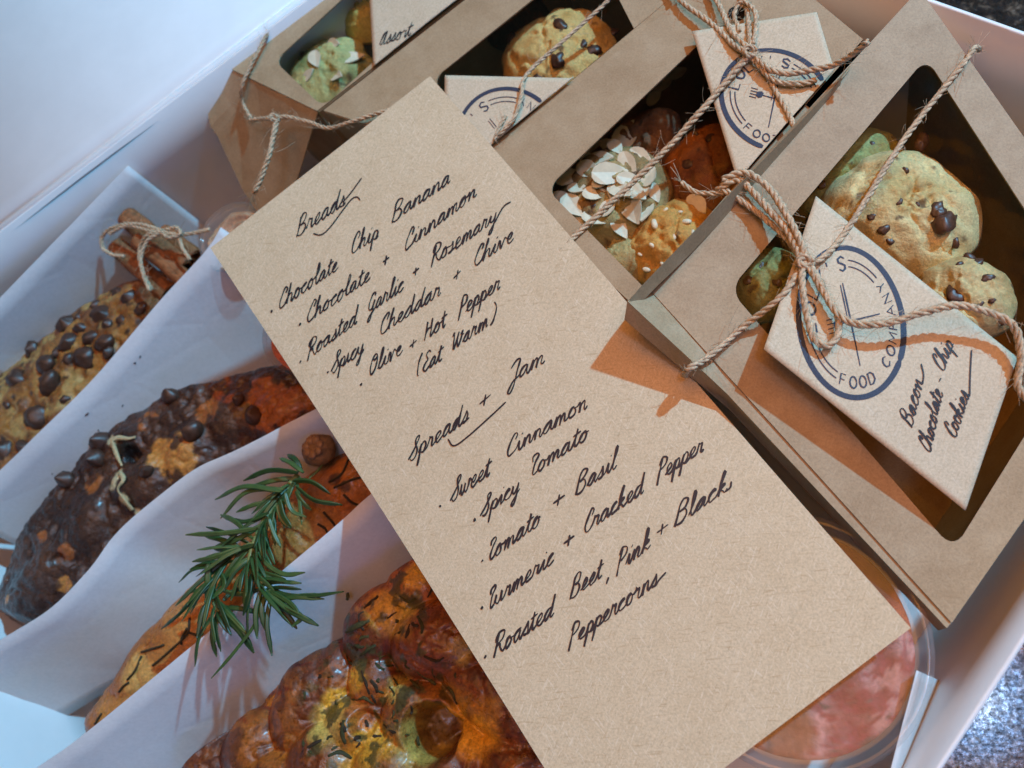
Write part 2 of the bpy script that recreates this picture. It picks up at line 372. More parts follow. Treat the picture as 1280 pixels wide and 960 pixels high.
# ------------------------------------------------------------------ handwriting: joined single-line letters
GL = {
'a': ("0,.2 .5,.9 .74,.95 .4,.97 .12,.5 .22,.06 .52,.2 .76,.9 .74,.3 .85,.04 1.05,.2", 1.05), 'c': ("0,.2 .42,.75 .68,.88 .58,1 .25,.8 .12,.4 .27,.04 .55,.05 .85,.25", .85),
'd': ("0,.2 .5,.9 .7,.92 .35,.95 .1,.5 .2,.05 .5,.2 .78,1 .92,2.0 .8,.9 .78,.2 .9,.03 1.1,.2", 1.1), 'e': ("0,.15 .4,.45 .62,.75 .5,1 .24,.8 .15,.4 .3,.04 .55,.05 .85,.25", .85),
'h': ("0,.15 .35,1.2 .5,1.95 .36,2.05 .25,1.2 .15,0 .25,.6 .55,.95 .7,.8 .68,.2 .8,.03 1,.2", 1.0), 'i': ("0,.2 .3,.95 .28,.3 .38,.04 .6,.2", .6, ".42,1.45 .5,1.55"),
'k': ("0,.15 .4,1.3 .52,1.95 .36,2 .2,1 .15,0 .2,.5 .55,.95 .65,.75 .28,.5 .5,.3 .7,.03 .95,.2", .95), 'l': ("0,.15 .4,1.2 .5,1.95 .35,2.05 .22,1.2 .2,.3 .35,.03 .6,.2", .6),
'm': ("0,.2 .2,.95 .2,0 .36,.75 .55,.95 .62,.7 .6,0 .76,.7 .95,.95 1.05,.75 1.03,.2 1.15,.03 1.35,.2", 1.35), 'n': ("0,.2 .2,.95 .2,0 .36,.7 .6,.95 .7,.7 .68,.2 .8,.03 1,.2", 1.0),
'o': ("0,.2 .4,.85 .55,.98 .25,.9 .1,.45 .25,.03 .6,.15 .7,.6 .52,.95 .6,.8 .9,.75", .9), 'p': ("0,.2 .25,.95 .15,0 .03,-.95 .1,-.3 .25,.65 .55,.98 .75,.6 .55,.08 .3,.15 .6,.04 .9,.2", .9),
'r': ("0,.2 .2,.9 .22,1.1 .32,.88 .58,.92 .54,.5 .54,.15 .66,.03 .85,.2", .85), 's': ("0,.15 .38,.8 .45,1.1 .55,.6 .5,.15 .25,.02 .1,.15 .5,.08 .75,.2", .75),
't': ("0,.2 .3,1.1 .37,1.7 .28,.8 .28,.2 .4,.03 .65,.2", .65, ".0,1.12 .72,1.25"), 'u': ("0,.2 .2,.95 .2,.3 .35,.03 .6,.3 .75,.95 .72,.3 .85,.03 1.05,.2", 1.05),
'v': ("0,.2 .15,.9 .25,.9 .4,.05 .7,.9 .8,.95 .95,.8", .95), 'w': ("0,.2 .15,.95 .15,.3 .3,.03 .5,.3 .6,.95 .58,.3 .75,.03 1,.4 1.05,1 1.25,.85", 1.25),
'y': ("0,.2 .2,.95 .2,.4 .4,.1 .65,.4 .8,.95 .7,0 .5,-.9 .25,-1 .3,-.6 .8,0 1.05,.25", 1.05),
'B': (".28,1.85 .2,.9 .05,0 .2,.9 .25,1.6 .55,2.05 .95,1.8 .78,1.25 .35,1.05 .8,1 1,.5 .7,.05 .3,.0 -.02,.22", 1.2), 'C': (".82,1.3 .95,1.75 .72,1.95 .38,1.4 .18,.6 .32,.05 .65,.04 1.0,.3", 1.0),
'R': (".1,-.15 .25,1.2 .38,1.9 .15,1.3 .1,1.6 .45,2.05 .9,1.85 .85,1.3 .4,.95 .3,.8 .5,.95 .68,.5 .95,.03 1.15,.2", 1.12), 'G': ("1,1.5 .95,1.9 .6,1.8 .25,1 .3,.35 .7,.3 .95,.9 1,1.1 .85,.3 .68,-.7 .4,-.9 .35,-.55 .9,.1 1.2,.25", 1.2),
'S': ("-.15,.25 .35,.9 .8,1.7 .76,2.02 .5,1.9 .5,1.4 .75,.7 .6,.1 .25,0 .1,.2", .95), 'O': (".6,2 .25,1.6 .1,.7 .35,.03 .75,.4 .9,1.3 .7,1.9 .42,1.8 .5,1.4 .95,1.6", 1.05),
'H': (".2,1.9 .15,1 .05,0 .12,.7 .3,1.02 .7,1.1 .85,1.9 .78,.9 .8,.1 1,.15", 1.15), 'P': (".1,-.35 .2,.6 .35,1.9 .15,1.4 .4,2.02 .9,1.8 .85,1.2 .35,.9", .98),
'E': (".9,1.7 .6,2 .35,1.7 .6,1.1 .3,.9 .15,.4 .4,0 .85,.2", .9), 'W': ("0,1.5 .18,1.8 .2,.7 .3,.05 .6,.8 .75,1.6 .7,.7 .85,.05 1.2,.8 1.3,1.5 1.05,1.2 1.5,1.0", 1.45),
'J': (".15,1.5 .55,1.95 .95,1.9 .75,1 .6,-.3 .35,-.9 .12,-.7 .5,0 .95,.3", .95), 'T': (".2,1.35 .2,1.85 .55,2 .72,1.7 .42,1.2 .28,.4 .42,.03 .75,.2", .72),
'A': ("0,.2 .5,1.5 .7,1.7 .3,1.4 .12,.6 .25,.06 .5,.3 .8,1.7 .72,.4 .85,.04 1.1,.2", 1.1), '+': (".5,1.0 .5,.05", 1.0, ".05,.5 1,.62"), '-': (".1,.5 .6,.55", .7),
'(': (".5,2 .15,1.2 .2,0 .4,-.4", .5), ')': (".2,2 .5,1.2 .3,0 .05,-.4", .5), ',': (".2,.1 .25,-.1 .1,-.5", .4), '.': ("0,.02 .1,.12 .16,.02 .06,-.05 .02,.06", .2)}
def gp(s): return [tuple(float(c) for c in q.split(',')) for q in s.split()]
def word_strokes(w):
    x = 0; main = []; strokes = []
    for ch in w:
        d = GL[ch]; pts = [(a+x, b) for a, b in gp(d[0])]
        if ch.isupper() or not ch.isalpha():
            if main: strokes.append(main)
            main = pts
            if not ch.isalpha() or ch in 'OPTWBS': strokes.append(main); main = []
        else:
            main += pts if not main else pts[1:]
        if len(d) > 2: strokes.append([(a+x, b) for a, b in gp(d[2])])
        x += d[1]
    if main: strokes.append(main)
    return strokes, x
def ribbon(mb, pts, n, w):
    pts = [np.array(p) for p in pts]; V = []
    for i, p in enumerate(pts):
        t = unit(pts[min(i+1, len(pts)-1)]-pts[max(i-1, 0)]); s_ = unit(np.cross(n, t))
        ww = w(i/len(pts)) if callable(w) else w
        if i in (0, len(pts)-1): ww *= 0.6
        V += [p+s_*ww/2, p-s_*ww/2]
    mb.add(V, [(2*i, 2*i+1, 2*i+3, 2*i+2) for i in range(len(pts)-1)])
_lift = [0]
def write(mb, surf, w, a, b, xh, stem=(0.13, -0.99), thick=0.05, jit=0.05):
    """a, b: where the word's baseline starts and ends; surf maps a picture point onto the written surface (point, normal)"""
    st, W = word_strokes(w); a = np.array(a, float); b = np.array(b, float); m = unit(stem)*xh
    for s_ in st:
        s_ = [(x+random.gauss(0, jit*.5), y+random.gauss(0, jit*.7)) for x, y in s_]
        pts = catmull([np.array([x, y, 0]) for x, y in s_], 0.12)
        ws = []; _lift[0] = (_lift[0]+1) % 12; nn = None
        for q in pts:
            px = a+(b-a)*q[0]/W+m*q[1]; p, nn = surf(*px); ws.append(p+nn*(0.016+0.0007*_lift[0]))
        ph = random.random()*6
        ribbon(mb, ws, nn, lambda t, L=len(pts), ph=ph: thick*(1+0.26*math.sin(t*L*0.22+ph)+0.1*math.sin(t*L*.71+ph*2)))
def flourish(mb, surf, pxs, thick=0.05):
    pts = catmull([np.array([x, y, 0.]) for x, y in pxs], 2.0); _lift[0] = (_lift[0]+1) % 12; ws = []
    for q in pts:
        p, nn = surf(q[0], q[1]); ws.append(p+nn*(0.016+0.0007*_lift[0]))
    ribbon(mb, ws, nn, thick)
ink = MB()
za = lambda x, y: (320+x/3.556, 200+y/3.556)
zb_ = lambda x, y: (480+x/2.342, 430+y/2.342)
for w, a, b, xh in [
    ('Breads', za(180, 345), za(398, 198), 13), ('.', za(66, 678), za(74, 672), 12), ('Chocolate', za(98, 668), za(365, 488), 12.5), ('Chip', za(418, 424), za(545, 346), 12.5), ('Banana', za(603, 282), za(865, 100), 12.5),
    ('.', za(193, 736), za(201, 730), 12), ('Chocolate', za(222, 730), za(507, 532), 12.5), ('+', za(560, 478), za(590, 458), 12), ('Cinnamon', za(655, 412), za(980, 160), 12.5),
    ('.', za(195, 900), za(203, 894), 12), ('Roasted', za(228, 890), za(450, 725), 12.5), ('Garlic', za(492, 690), za(655, 578), 12.5), ('+', za(693, 530), za(723, 508), 12), ('Rosemary', za(778, 472), za(1072, 268), 12.5),
    ('.', za(316, 948), za(324, 942), 12), ('Spicy', za(338, 950), za(480, 852), 12.5), ('Cheddar', za(545, 786), za(822, 598), 12.5), ('+', za(876, 545), za(908, 522), 12), ('Chive', za(965, 478), za(1145, 358), 12.5),
    ('.', (450.5, 482), (453, 480), 12), ('Olive', za(500, 965), za(650, 858), 12.5), ('+', za(680, 850), za(712, 828), 12), ('Hot', za(748, 806), za(842, 738), 12.5), ('Pepper', za(898, 704), za(1085, 572), 12.5),
    ('(', za(712, 952), za(730, 942), 12), ('Eat', za(738, 950), za(826, 890), 12.5), ('Warm', za(868, 852), za(1032, 740), 12.5), (')', za(1042, 722), za(1062, 710), 12),
    ('Spreads', zb_(75, 345), zb_(248, 222), 13.5), ('+', zb_(276, 192), zb_(310, 168), 13), ('Jam', zb_(362, 122), zb_(470, 55), 13.5),
    ('.', zb_(163, 477), zb_(169, 472), 14), ('Sweet', zb_(197, 464), zb_(310, 383), 14), ('Cinnamon', zb_(355, 336), zb_(595, 187), 13.5),
    ('.', zb_(262, 519), zb_(268, 514), 14), ('Spicy', zb_(285, 509), zb_(398, 430), 13.5), ('Tomato', zb_(425, 393), zb_(597, 277), 13.5),
    ('.', zb_(286, 637), zb_(292, 632), 14), ('Tomato', zb_(303, 640), zb_(457, 528), 14), ('+', zb_(491, 485), zb_(527, 462), 14), ('Basil', zb_(560, 445), zb_(680, 362), 14),
    ('.', zb_(284, 777), zb_(290, 772), 14), ('Turmeric', zb_(302, 782), zb_(497, 640), 14), ('+', zb_(524, 602), zb_(556, 580), 14), ('Cracked', zb_(583, 558), zb_(760, 435), 14), ('Pepper', zb_(798, 405), zb_(935, 314), 14),
    ('.', zb_(294, 918), zb_(300, 913), 14), ('Roasted', zb_(320, 918), zb_(497, 795), 14.5), ('Beet', zb_(545, 748), zb_(637, 684), 14.5), (',', zb_(650, 690), zb_(662, 682), 14), ('Pink', zb_(680, 672), zb_(780, 596), 14.5), ('+', zb_(794, 570), zb_(830, 546), 14), ('Black', zb_(850, 536), zb_(1005, 430), 14.5),
    ('Peppercorns', zb_(540, 890), zb_(800, 704), 14.5)]:
    write(ink, card_s, w, a, b, xh)
for fl in ([za(385, 190), za(420, 150), za(471, 80)], [za(255, 328), za(290, 333), za(330, 300), za(390, 220), za(425, 176), za(450, 165), za(464, 180)], [za(1062, 280), za(1090, 225), za(1110, 200), za(1133, 187)],
           [zb_(188, 278), zb_(205, 298), zb_(245, 272), zb_(320, 205), zb_(357, 170)], [zb_(795, 706), zb_(808, 688), zb_(826, 668)], [zb_(1000, 432), zb_(1014, 420), zb_(1017, 402)]):
    flourish(ink, card_s, fl)
ink.build('handwriting', MT['ink'], card, smooth=False)

# ------------------------------------------------------------------ kraft window boxes
class KBox: pass
def kraft_box(name, label, tops, hole, lean, zbot=0.5, rad=0.45, plane3=True):
    """tops/hole: FL, BL, BR, FR as (px, py, z); hole as (px, py) on the top plane; lean: outward shift of the foot of each side F, L, B, R"""
    T = [P(*q) if len(q) == 3 and abs(q[0]) > 40 or True and not isinstance(q, np.ndarray) else q for q in tops]
    cen = sum(T)/4; n = unit(np.cross(T[2]-T[0], T[3]-T[1])); n = n if n[2] > 0 else -n
    T = [t+np.array([0, 0, 1])*(np.dot(cen-t, n)/n[2]) for t in T]
    b = KBox(); b.p0 = cen; b.n = n; b.T = T
    b.on = lambda px, py, h=0: PP(px, py, cen+n*h, n)
    Hq = [PP(px, py, cen, n) for px, py in hole]
    root = thing(name, label, 'cookie box', (cen[0], cen[1], zbot), 'kraft cookie boxes with clear windows'); b.root = root
    V = list(T); arcs = []; k = 6
    for i in range(4):
        c = Hq[i]; pa = Hq[i-1]; pb = Hq[(i+1) % 4]; da = unit(pa-c); db = unit(pb-c); ids = []
        for j in range(k):
            t = j/(k-1); p = (1-t)**2*(c+da*rad)+2*t*(1-t)*(c+(da+db)*rad*0.12)+t*t*(c+db*rad); ids.append(len(V)); V.append(p)
        arcs.append(ids)
    Fc = []
    for i in range(4):
        for j in range(k-1): Fc.append((i, arcs[i][j], arcs[i][j+1]))
        nx = (i+1) % 4; Fc.append((i, arcs[i][-1], arcs[nx][0], nx))
    Fc = [f if np.dot(np.cross(V[f[1]]-V[f[0]], V[f[2]]-V[f[0]]), n) > 0 else f[::-1] for f in Fc]
    mesh('top_panel', V, Fc, MT['kraft'], root, smooth=False, solid=0.06)
    ring = [V[i]-n*0.09 for a in arcs for i in a]
    mid = sum(ring)/len(ring); ring = [mid+(p-mid)*1.04 for p in ring]
    mesh('window_film', ring, [list(range(len(ring)))], MT['film'], root, smooth=False)
    B = [np.array([t[0], t[1], zbot]) for t in T]; cx = cen*np.array([1, 1, 0])
    sides = [(3, 0), (0, 1), (1, 2), (2, 3)]
    off = [np.zeros(3) for _ in range(4)]
    for s_, (i, j) in enumerate(sides):
        e = unit(B[j]-B[i]); o = unit([e[1], -e[0], 0]); o = o if np.dot(o, (B[i]+B[j])/2-cx) > 0 else -o
        off[i] += o*lean[s_]; off[j] += o*lean[s_]
    B = [B[i]+off[i] for i in range(4)]; b.B = B
    for s_, (i, j) in enumerate(sides):
        e = unit(T[j]-T[i]); o = unit(np.cross(e, [0, 0, 1])); o = o if np.dot(o, (T[i]+T[j])/2-cen) > 0 else -o
        ti, tj = T[i]-np.array([0, 0, .07])+e*0.03, T[j]-np.array([0, 0, .07])-e*0.03
        mesh('side_panel', [ti, tj, (ti+tj)/2*0.45+(B[i]+B[j])/2*0.55, B[j], B[i]], [(0, 1, 3, 4)], MT['kraft'], root, smooth=False)
    for o in root.children:
        if o.name.startswith('side_panel'):
            m = o.modifiers.new('thickness', 'SOLIDIFY'); m.thickness = 0.05*S; m.offset = 0
    mesh('base_panel', B, [(0, 1, 2, 3)], MT['kraft_in'], root, smooth=False, solid=0.05)
    return b
D = kraft_box('kraft_box', 'largest kraft window box with the bacon cookie tag standing beside the right carton wall', [(808, 358, 9.35), (1150, -16, 9.0), (1445, 409, 7.3), (1190, 778, 7.7)],
              [(912, 362), (1158, 72), (1371, 400), (1192, 688)], (-0.9, 0.35, 0, -1.2))
# its side flaps stand a little proud of the lid panel round the front left corner
K = P(784, 377, 10.35); KB = P(1052, 99, 9.25); KF = P(910, 492, 8.75)
def flap(p0, p1, q0, q1, name, gapf, mid=None):
    """a strip from the panel edge q0-q1 (just below it) up to the free edge p0-p1"""
    V = []; Fc = []
    for i in range(21):
        t = i/20; q = q0+(q1-q0)*t-np.array([0, 0, .12+gapf(t)]); p = p0+(p1-p0)*t if mid is None else (p0+(mid-p0)*t/.3 if t < .3 else mid+(p1-mid)*(t-.3)/.7); m_ = (p+q)/2+unit(np.cross(p1-p0, [0, 0, 1]))*0.03*math.sin(t*8)
        V += [q, m_, p, p-np.array([0, 0, .9])+(p-q)*.35]
        if i: k = 4*i; Fc += [(k-4, k, k+1, k-3), (k-3, k+1, k+2, k-2), (k-2, k+2, k+3, k-1)]
    mesh(name, V, Fc, MT['kraft'], D.root, smooth=False, solid=.05)
flap(K, KB, D.T[0], D.T[0]+(D.T[1]-D.T[0])*.76, 'side_flap', lambda t: 0.3*math.exp(-((t-.12)/.08)**2))
flap(K, P(1184, 784, 7.55), D.T[0], D.T[3], 'side_flap', lambda t: 0.0, KF)
# C: its right side stops against box D
def onz(T, z): return np.array([T[0], T[1], z])
def proj(p):
    v = R.T @ (np.array(p)-EYE); return CX-F_PX*v[0]/v[2], CY+F_PX*v[1]/v[2]
dl = unit(D.B[1]-D.B[0]); dn = unit([dl[1], -dl[0], 0]); dn = dn if np.dot(dn, D.B[3]-D.B[0]) > 0 else -dn
def wallpx(bx, f, z, gap=0.12):
    dl = bx.B[1]-bx.B[0]; e = unit(dl); nn = unit([e[1], -e[0], 0]); nn = nn if np.dot(nn, bx.B[3]-bx.B[0]) > 0 else -nn
    q = bx.B[0]+dl*f-nn*gap; return (*proj((q[0], q[1], z)), z)
zC, zB2, zA = 8.5, 8.3, 8.1
Cb = kraft_box('kraft_box', 'kraft window box of almond topped cookies between two other kraft boxes', [(601, 205, zC), (935, -70, zC), wallpx(D, 0.83, zC), wallpx(D, -0.12, zC)],
               [(683, 236), (905, 25), (1055, 180), (850, 405)], (0, 0.3, 0, 0))
Bb = kraft_box('kraft_box', 'kraft window box of yellow chocolate chip cookies partly under the menu card corner', [(404, 138, zB2), (690, -85, zB2), wallpx(Cb, 0.98, zB2), wallpx(Cb, 0.0, zB2)],
               [(540, 100), (742, -62), (800, 50), (640, 215)], (0, 0.25, 0, 0))
Ab = kraft_box('kraft_box', 'kraft window box farthest left with torn front flap beside the white lid', [(268, 76, zA), (460, -90, zA), wallpx(Bb, 0.9, zA), wallpx(Bb, -0.02, zA)],
               [(343, 76), (470, -40), (530, 20), (404, 134)], (0.1, 0.1, 0, 0))
O_ = [(268, 77, 8.0), (252, 95, 7.8), (258, 128, 7.3), (264, 158, 6.8), (272, 168, 6.6), (305, 238, 5.2), (345, 300, 4.2)]; tk = [0, 0.02, .2, .36, .42, .72, 1.0]
V = []; Fc = []
for k, q in enumerate(O_):
    e = Ab.T[0]+(Ab.T[3]-Ab.T[0])*tk[k]-np.array([0, 0, .1]); V += [e, (e+P(*q))/2-np.array([0, 0, .1]), P(*q)]
    if k: i = 3*k; Fc += [(i-3, i, i+1, i-2), (i-2, i+1, i+2, i-1)]
mesh('front_flap', V, Fc, MT['kraft'], Ab.root, smooth=False, solid=0.05)
th = []
for k in range(20):
    a = 2*math.pi*k/20; th.append(Cb.on(921+11*math.cos(a), 17+9*math.sin(a), 0.02))
mesh('dark_hole_disc', th, [list(range(20))], MT['dark'], Cb.root, smooth=False, solid=0.015)  # solid near-black disc on the lid, painted in for a hole's inner shade

# ------------------------------------------------------------------ swing tags with the printed round mark
CAPS = {'L': ["0,1 0,0 .8,0"], 'O': [' '.join('%.3f,%.3f' % (.5+.5*math.cos(a), .5+.5*math.sin(a)) for a in np.linspace(0, 6.2832, 17))], 'Y': ["0,1 .45,.5 .9,1", ".45,.5 .45,0"], "'": [".3,1 .25,.7"],
        'S': [".85,.85 .5,1 .15,.85 .15,.62 .5,.5 .85,.38 .85,.14 .5,0 .1,.15"], 'F': ["0,0 0,1 .8,1", "0,.52 .65,.52"], 'D': ["0,0 0,1 .45,1 .85,.75 .85,.25 .45,0 0,0"], 'C': [".9,.8 .5,1 .12,.8 .02,.5 .12,.2 .5,0 .9,.2"],
        'M': ["0,0 0,1 .5,.35 1,1 1,0"], 'P': ["0,0 0,1 .6,1 .8,.78 .6,.5 0,.5"], 'A': ["0,0 .5,1 1,0", ".2,.38 .8,.38"], 'N': ["0,0 0,1 .85,0 .85,1"]}
def swing_tag(label, box, org, uv, vv, hts, clip=None, words=(), stem=None, thick=0.045, xh=13, rot=0, cu=.316):
    """org + u*uv + v*vv in picture points, laid at heights hts (corners 00,10,11,01) over the box top"""
    o = np.array(org, float); uv = np.array(uv, float); vv = np.array(vv, float)
    q = [box.on(*(o), hts[0]), box.on(*(o+uv), hts[1]), box.on(*(o+uv+vv), hts[2]), box.on(*(o+vv), hts[3])]
    def S_(u, v):
        p = (1-u)*(1-v)*q[0]+u*(1-v)*q[1]+u*v*q[2]+(1-u)*v*q[3]
        return p+box.n*0.12*math.sin(math.pi*max(0, min(1, u)))*(0.5-abs(v-0.5))
    def N_(u, v):
        n = unit(np.cross(S_(u+.01, v)-S_(u-.01, v), S_(u, v+.01)-S_(u, v-.01))); return n if n[2] > 0 else -n
    def inv(px, py):
        u, v = 0.5, 0.5
        for _ in range(7):
            f0 = np.array(proj(S_(u, v))); fu = (np.array(proj(S_(u+.01, v)))-f0)/.01; fv = (np.array(proj(S_(u, v+.01)))-f0)/.01
            d = np.linalg.solve(np.array([fu, fv]).T, np.array([px, py])-f0); u += d[0]; v += d[1]
        return u, v
    ok = (lambda p: True) if clip is None else clip
    NU_, NV_ = 44, 26; V = [S_(i/NU_, j/NV_) for i in range(NU_+1) for j in range(NV_+1)]; Fc = []
    for i in range(NU_):
        for j in range(NV_):
            a = i*(NV_+1)+j
            if any(ok(V[k]) for k in (a, a+1, a+NV_+2, a+NV_+1)): Fc.append((a, a+1, a+NV_+2, a+NV_+1))
    used = sorted({i for f in Fc for i in f}); mp = {k: i for i, k in enumerate(used)}
    V = [V[k] if ok(V[k]) else ok.snap(V[k]) for k in used]; Fc = [tuple(mp[i] for i in f) for f in Fc]
    if np.dot(np.cross(V[Fc[0][1]]-V[Fc[0][0]], V[Fc[0][2]]-V[Fc[0][0]]), box.n) < 0: Fc = [f[::-1] for f in Fc]
    root = thing('swing_tag', label, 'tag', V[0], 'kraft swing tags on the cookie boxes')
    mesh('tag_sheet', V, Fc, MT['tag'], root, solid=0.04)
    mb = MB(); k_ = [0]
    def stroke(pts, w):
        run = []; k_[0] = (k_[0]+1) % 9
        for a, b in pts+[(None, None)]:
            p = None
            if a is not None:
                cr, sr = math.cos(math.radians(rot)), math.sin(math.radians(rot)); a, b = a*cr-b*sr, a*sr+b*cr; u, v = cu+.245*a, .518+.4155*b; p = S_(u, v)+N_(u, v)*(0.012+.0006*k_[0])
                if not ok(p): p = None
            if p is None:
                if len(run) > 1: ribbon(mb, run, box.n, w)
                run = []
            else: run.append(p)
    arc = lambda r, a0, a1, n=40: [(r*math.cos(math.radians(a0+(a1-a0)*i/n)), r*math.sin(math.radians(a0+(a1-a0)*i/n))) for i in range(n+1)]
    stroke(arc(1.0, 0, 360, 120), 0.15)
    for a0, a1 in ((-117, -76), (85, 133)):
        for r in (0.74, 0.83): stroke(arc(r, a0, a1), 0.035)
    def letters(txt, a0, a1, up, h, w):
        for i, ch in enumerate(txt):
            if ch == ' ': continue
            ph = math.radians(a0+(a1-a0)*i/(len(txt)-1))
            for g_ in CAPS[ch]:
                pts = []
                for x, y in catmull([np.array([*p, 0]) for p in gp(g_)], 0.2) if False else [np.array([*p, 0])[:2] for p in gp(g_)]:
                    if up: rr = 0.68+y*h; aa = ph+(x-.45)*w/0.78
                    else: rr = 0.88-y*h; aa = ph-(x-.45)*w/0.8
                    pts.append((rr*math.cos(aa), rr*math.sin(aa)))
                stroke(pts, 0.062 if up else 0.045)
    letters("LOLY'S", -217, -127, True, 0.2, 0.17); letters('FOOD COMPANY', 76, -67, False, 0.15, 0.125)
    d = (math.cos(math.radians(49)), math.sin(math.radians(49))); e = (-d[1], d[0])
    stroke([(d[0]*t, d[1]*t) for t in (-.52, -.3, 0, .6)], 0.05); stroke([(d[0]*t+e[0]*.05, d[1]*t+e[1]*.05) for t in (-.5, -.3, 0.05)], 0.04)
    stroke([(e[0]*t, e[1]*t) for t in (-.58, 0, .22)], 0.055); stroke([(e[0]*t, e[1]*t) for t in (.22, .27, .34)], 0.24)
    for s_ in (-.09, -.03, .03, .09): stroke([(e[0]*t+d[0]*s_, e[1]*t+d[1]*s_) for t in (.33, .46)], 0.045)
    mb.build('printed_mark', MT['print'], root, smooth=False)
    if words:
        mw = MB(); cache = lambda px, py: (lambda uv_: (S_(*uv_), N_(*uv_)))(inv(px, py))
        for w, a, b in words:
            if isinstance(w, list): flourish(mw, cache, w, thick)
            else: write(mw, cache, w, a, b, xh, stem, thick)
        mw.build('handwriting', MT['ink'], root, smooth=False)
    return S_
zt = lambda x, y: (900+x/3.368, 380+y/3.368)
tagD = swing_tag('cream kraft swing tag reading Bacon Chocolate-Chip Cookies lying over a box window', D, (1020, 245), (252, 202), (-65, 191), (0.3, 0.75, 0.7, 1.1), None,
          [('Bacon', zt(808, 522), zt(856, 330)), ('Chocolate', zt(884, 632), zt(938, 375)), ('-', zt(935, 345), zt(945, 320)), ('Chip', zt(940, 290), zt(985, 170)), ('Cookies', zt(990, 570), zt(1050, 385)),
           ([zt(852, 335), zt(856, 300), zt(846, 252)], 0, 0), ([zt(1050, 390), zt(1052, 300), zt(1058, 195)], 0, 0)], (-0.72, -0.69), 0.042, 11)
def left_of(bx, gap=0.05):
    e = unit(bx.B[1]-bx.B[0]); nn = unit([e[1], -e[0], 0]); nn = nn if np.dot(nn, bx.B[3]-bx.B[0]) > 0 else -nn
    f = lambda p: np.dot((np.array(p)-bx.B[0])*np.array([1, 1, 0]), nn) < -gap
    f.snap = lambda p: np.array(p)-nn*(np.dot((np.array(p)-bx.B[0])*np.array([1, 1, 0]), nn)+gap)
    return f
tagC = swing_tag('cream kraft swing tag lying across the almond cookie box under twine knot', Cb, (1021, 15), (78, 257), (-156, 24), (0.35, 0.3, 0.3, 0.4), left_of(D), rot=-22, cu=.40)
tagB = swing_tag('cream kraft swing tag on yellow chocolate chip cookie box half under the menu card', Bb, (556, 94), (265, 6), (-3, 156), (0.2, 0.2, 0.15, 0.15), left_of(Cb))
tagA = swing_tag('cream kraft swing tag handwritten Assort on the box nearest the white lid', Ab, (454, -142), (13, 230), (136*-1+0, 14), (0.2, 0.12, 0.12, 0.2), left_of(Bb)) if False else \
       swing_tag('cream kraft swing tag handwritten Assort on the box nearest the white lid', Ab, (590, -156), (13, 230), (-136, 14), (0.2, 0.15, 0.12, 0.2), left_of(Bb), [('Assort', (474, 58), (513, 44))], (0.25, -0.97), 0.042, 10)

